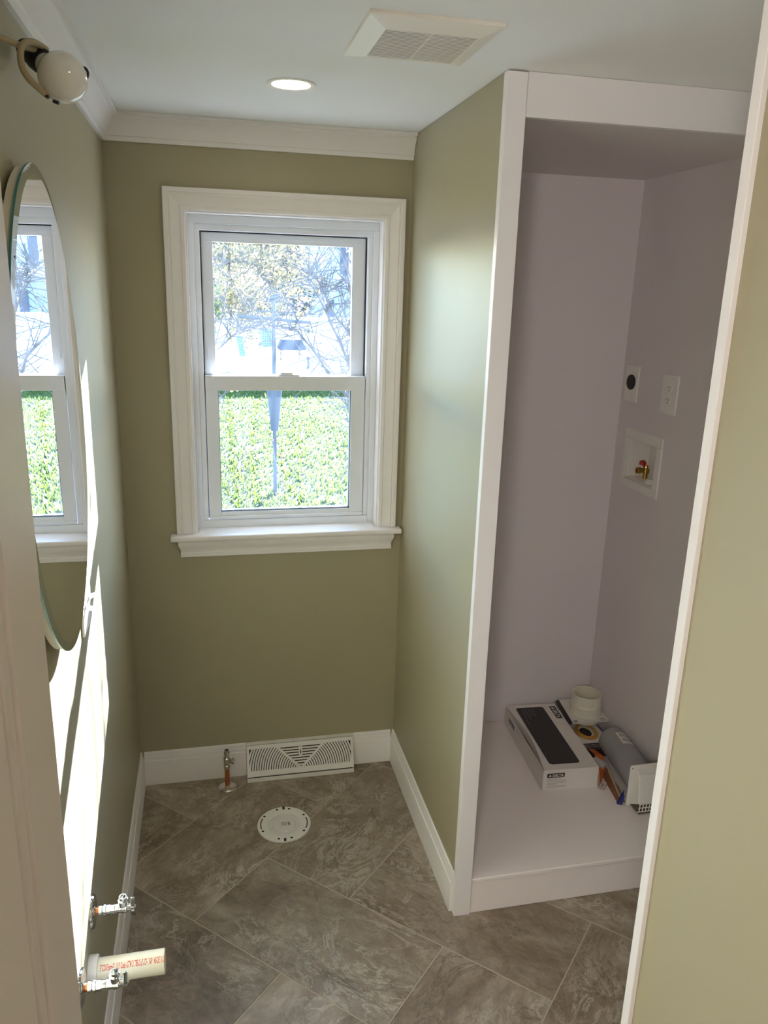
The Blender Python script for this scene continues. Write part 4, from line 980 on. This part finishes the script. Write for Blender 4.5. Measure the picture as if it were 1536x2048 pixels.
shrub('bare_shrub', (1.6, 3.2, G), [[(760, 900), (700, 800), (659, 749), (635, 711), (599, 667), (588, 658), (544, 651), (519, 650), (473, 665), (435, 700)], [(760, 900), (715, 780), (690, 710), (668, 660), (640, 600), (615, 560)], [(760, 860), (735, 740), (705, 600), (690, 560), (657, 583), (634, 560), (612, 545)], [(760, 800), (720, 700), (693, 660), (670, 630), (655, 600), (640, 570)], [(712, 900), (705, 850), (690, 800), (680, 760)]], 3.0, 'bare twiggy shrub on the right of the window view', .014, 2.0, rng, (.15, .4))
sd2 = thing('bare_shrub', (1.35, 1.9, G), 'bare shrub stems added out of view right of the window to streak the sun patch', 'shrub', 'bare shrubs outside the window'); mb = MB()  # stems added out of view to cast streaks across the sun patch
for k in range(5):
    x_ = 1.10+.17*k; pts = [Vector((1.35+.05*rng.gauss(0, 1), 1.9, G)), Vector((x_, 1.8+.1*rng.gauss(0, 1), .6)), Vector((x_+.07*rng.gauss(0, 1), 1.8, 1.4)), Vector((x_+.14*rng.gauss(0, 1), 1.75, 2.1)), Vector((x_+.2*rng.gauss(0, 1), 1.7, 2.7))]
    sp_ = smoothpath(pts, 5); mb.tube(sp_, [.013*(1-.55*q/len(sp_)) for q in range(len(sp_))], 7)
    for q in range(3): twig(mb, rng.choice(sp_[8:]), Vector((rng.gauss(.1, .5), rng.gauss(0, .4), .8)).normalized(), .5, .006, 0, rng, .5, 4)
mb.build('branches', 'bark', sd2, smooth=True)
shrub('bare_shrub', (.1, 2.6, G), [[(415, 900), (428, 720), (433, 680), (446, 625), (453, 581), (461, 532), (461, 490), (458, 450)], [(405, 950), (420, 830), (440, 800), (452, 785), (470, 770)], [(400, 700), (440, 640), (470, 655), (500, 640), (530, 640)]], 2.4, 'thin bare shrub stems on the left of the window view', .005, .5, rng, (.08, .22))
def weed(base_px, pts, Y, label, rng, heads):
    b_ = at(*base_px, Y); t_ = thing('dry_weed', (b_.x, Y, G), label, 'plant', 'dry weeds below the window'); mb = MB()
    P = [Vector((b_.x, Y, G))]+[at(px, py, Y) for px, py in pts]; mb.tube(smoothpath(P, 4), .0022, 5); mb.build('stem', 'bark', t_)
    hm = MB()
    for px, py in heads:
        c_ = at(px, py, Y); hm.lathe([(.0001, -.008), (.007, -.004), (.008, .003), (.0001, .008)], Vector((rng.gauss(0, 1), rng.gauss(0, 1), 1)), c_, 7)
    if heads: hm.build('seed_heads', 'leafbrown', t_, smooth=True)
weed((446, 1015), [(456, 985), (466, 950), (480, 920), (497, 905)], 1.6, 'dry weed stalk with dark seed heads low on the left', rng, [(471, 960), (484, 930), (494, 905), (510, 900), (487, 940), (476, 975)])
weed((490, 1015), [(492, 990), (497, 940), (500, 915)], 1.6, 'thin pale straw stalk in the lower pane', rng, [])
weed((568, 1015), [(566, 985), (558, 950), (549, 915), (545, 880)], 1.7, 'dry weed stalk in front of the feeder pole', rng, [(562, 908), (563, 915), (540, 873), (545, 880), (531, 858)])
weed((680, 1015), [(683, 985), (690, 940), (694, 900)], 1.6, 'dry weed stalk beside the window edge on the right', rng, [(691, 950), (693, 938)])
for o in bpy.data.objects:
    if '_o' in o: del o['_o']
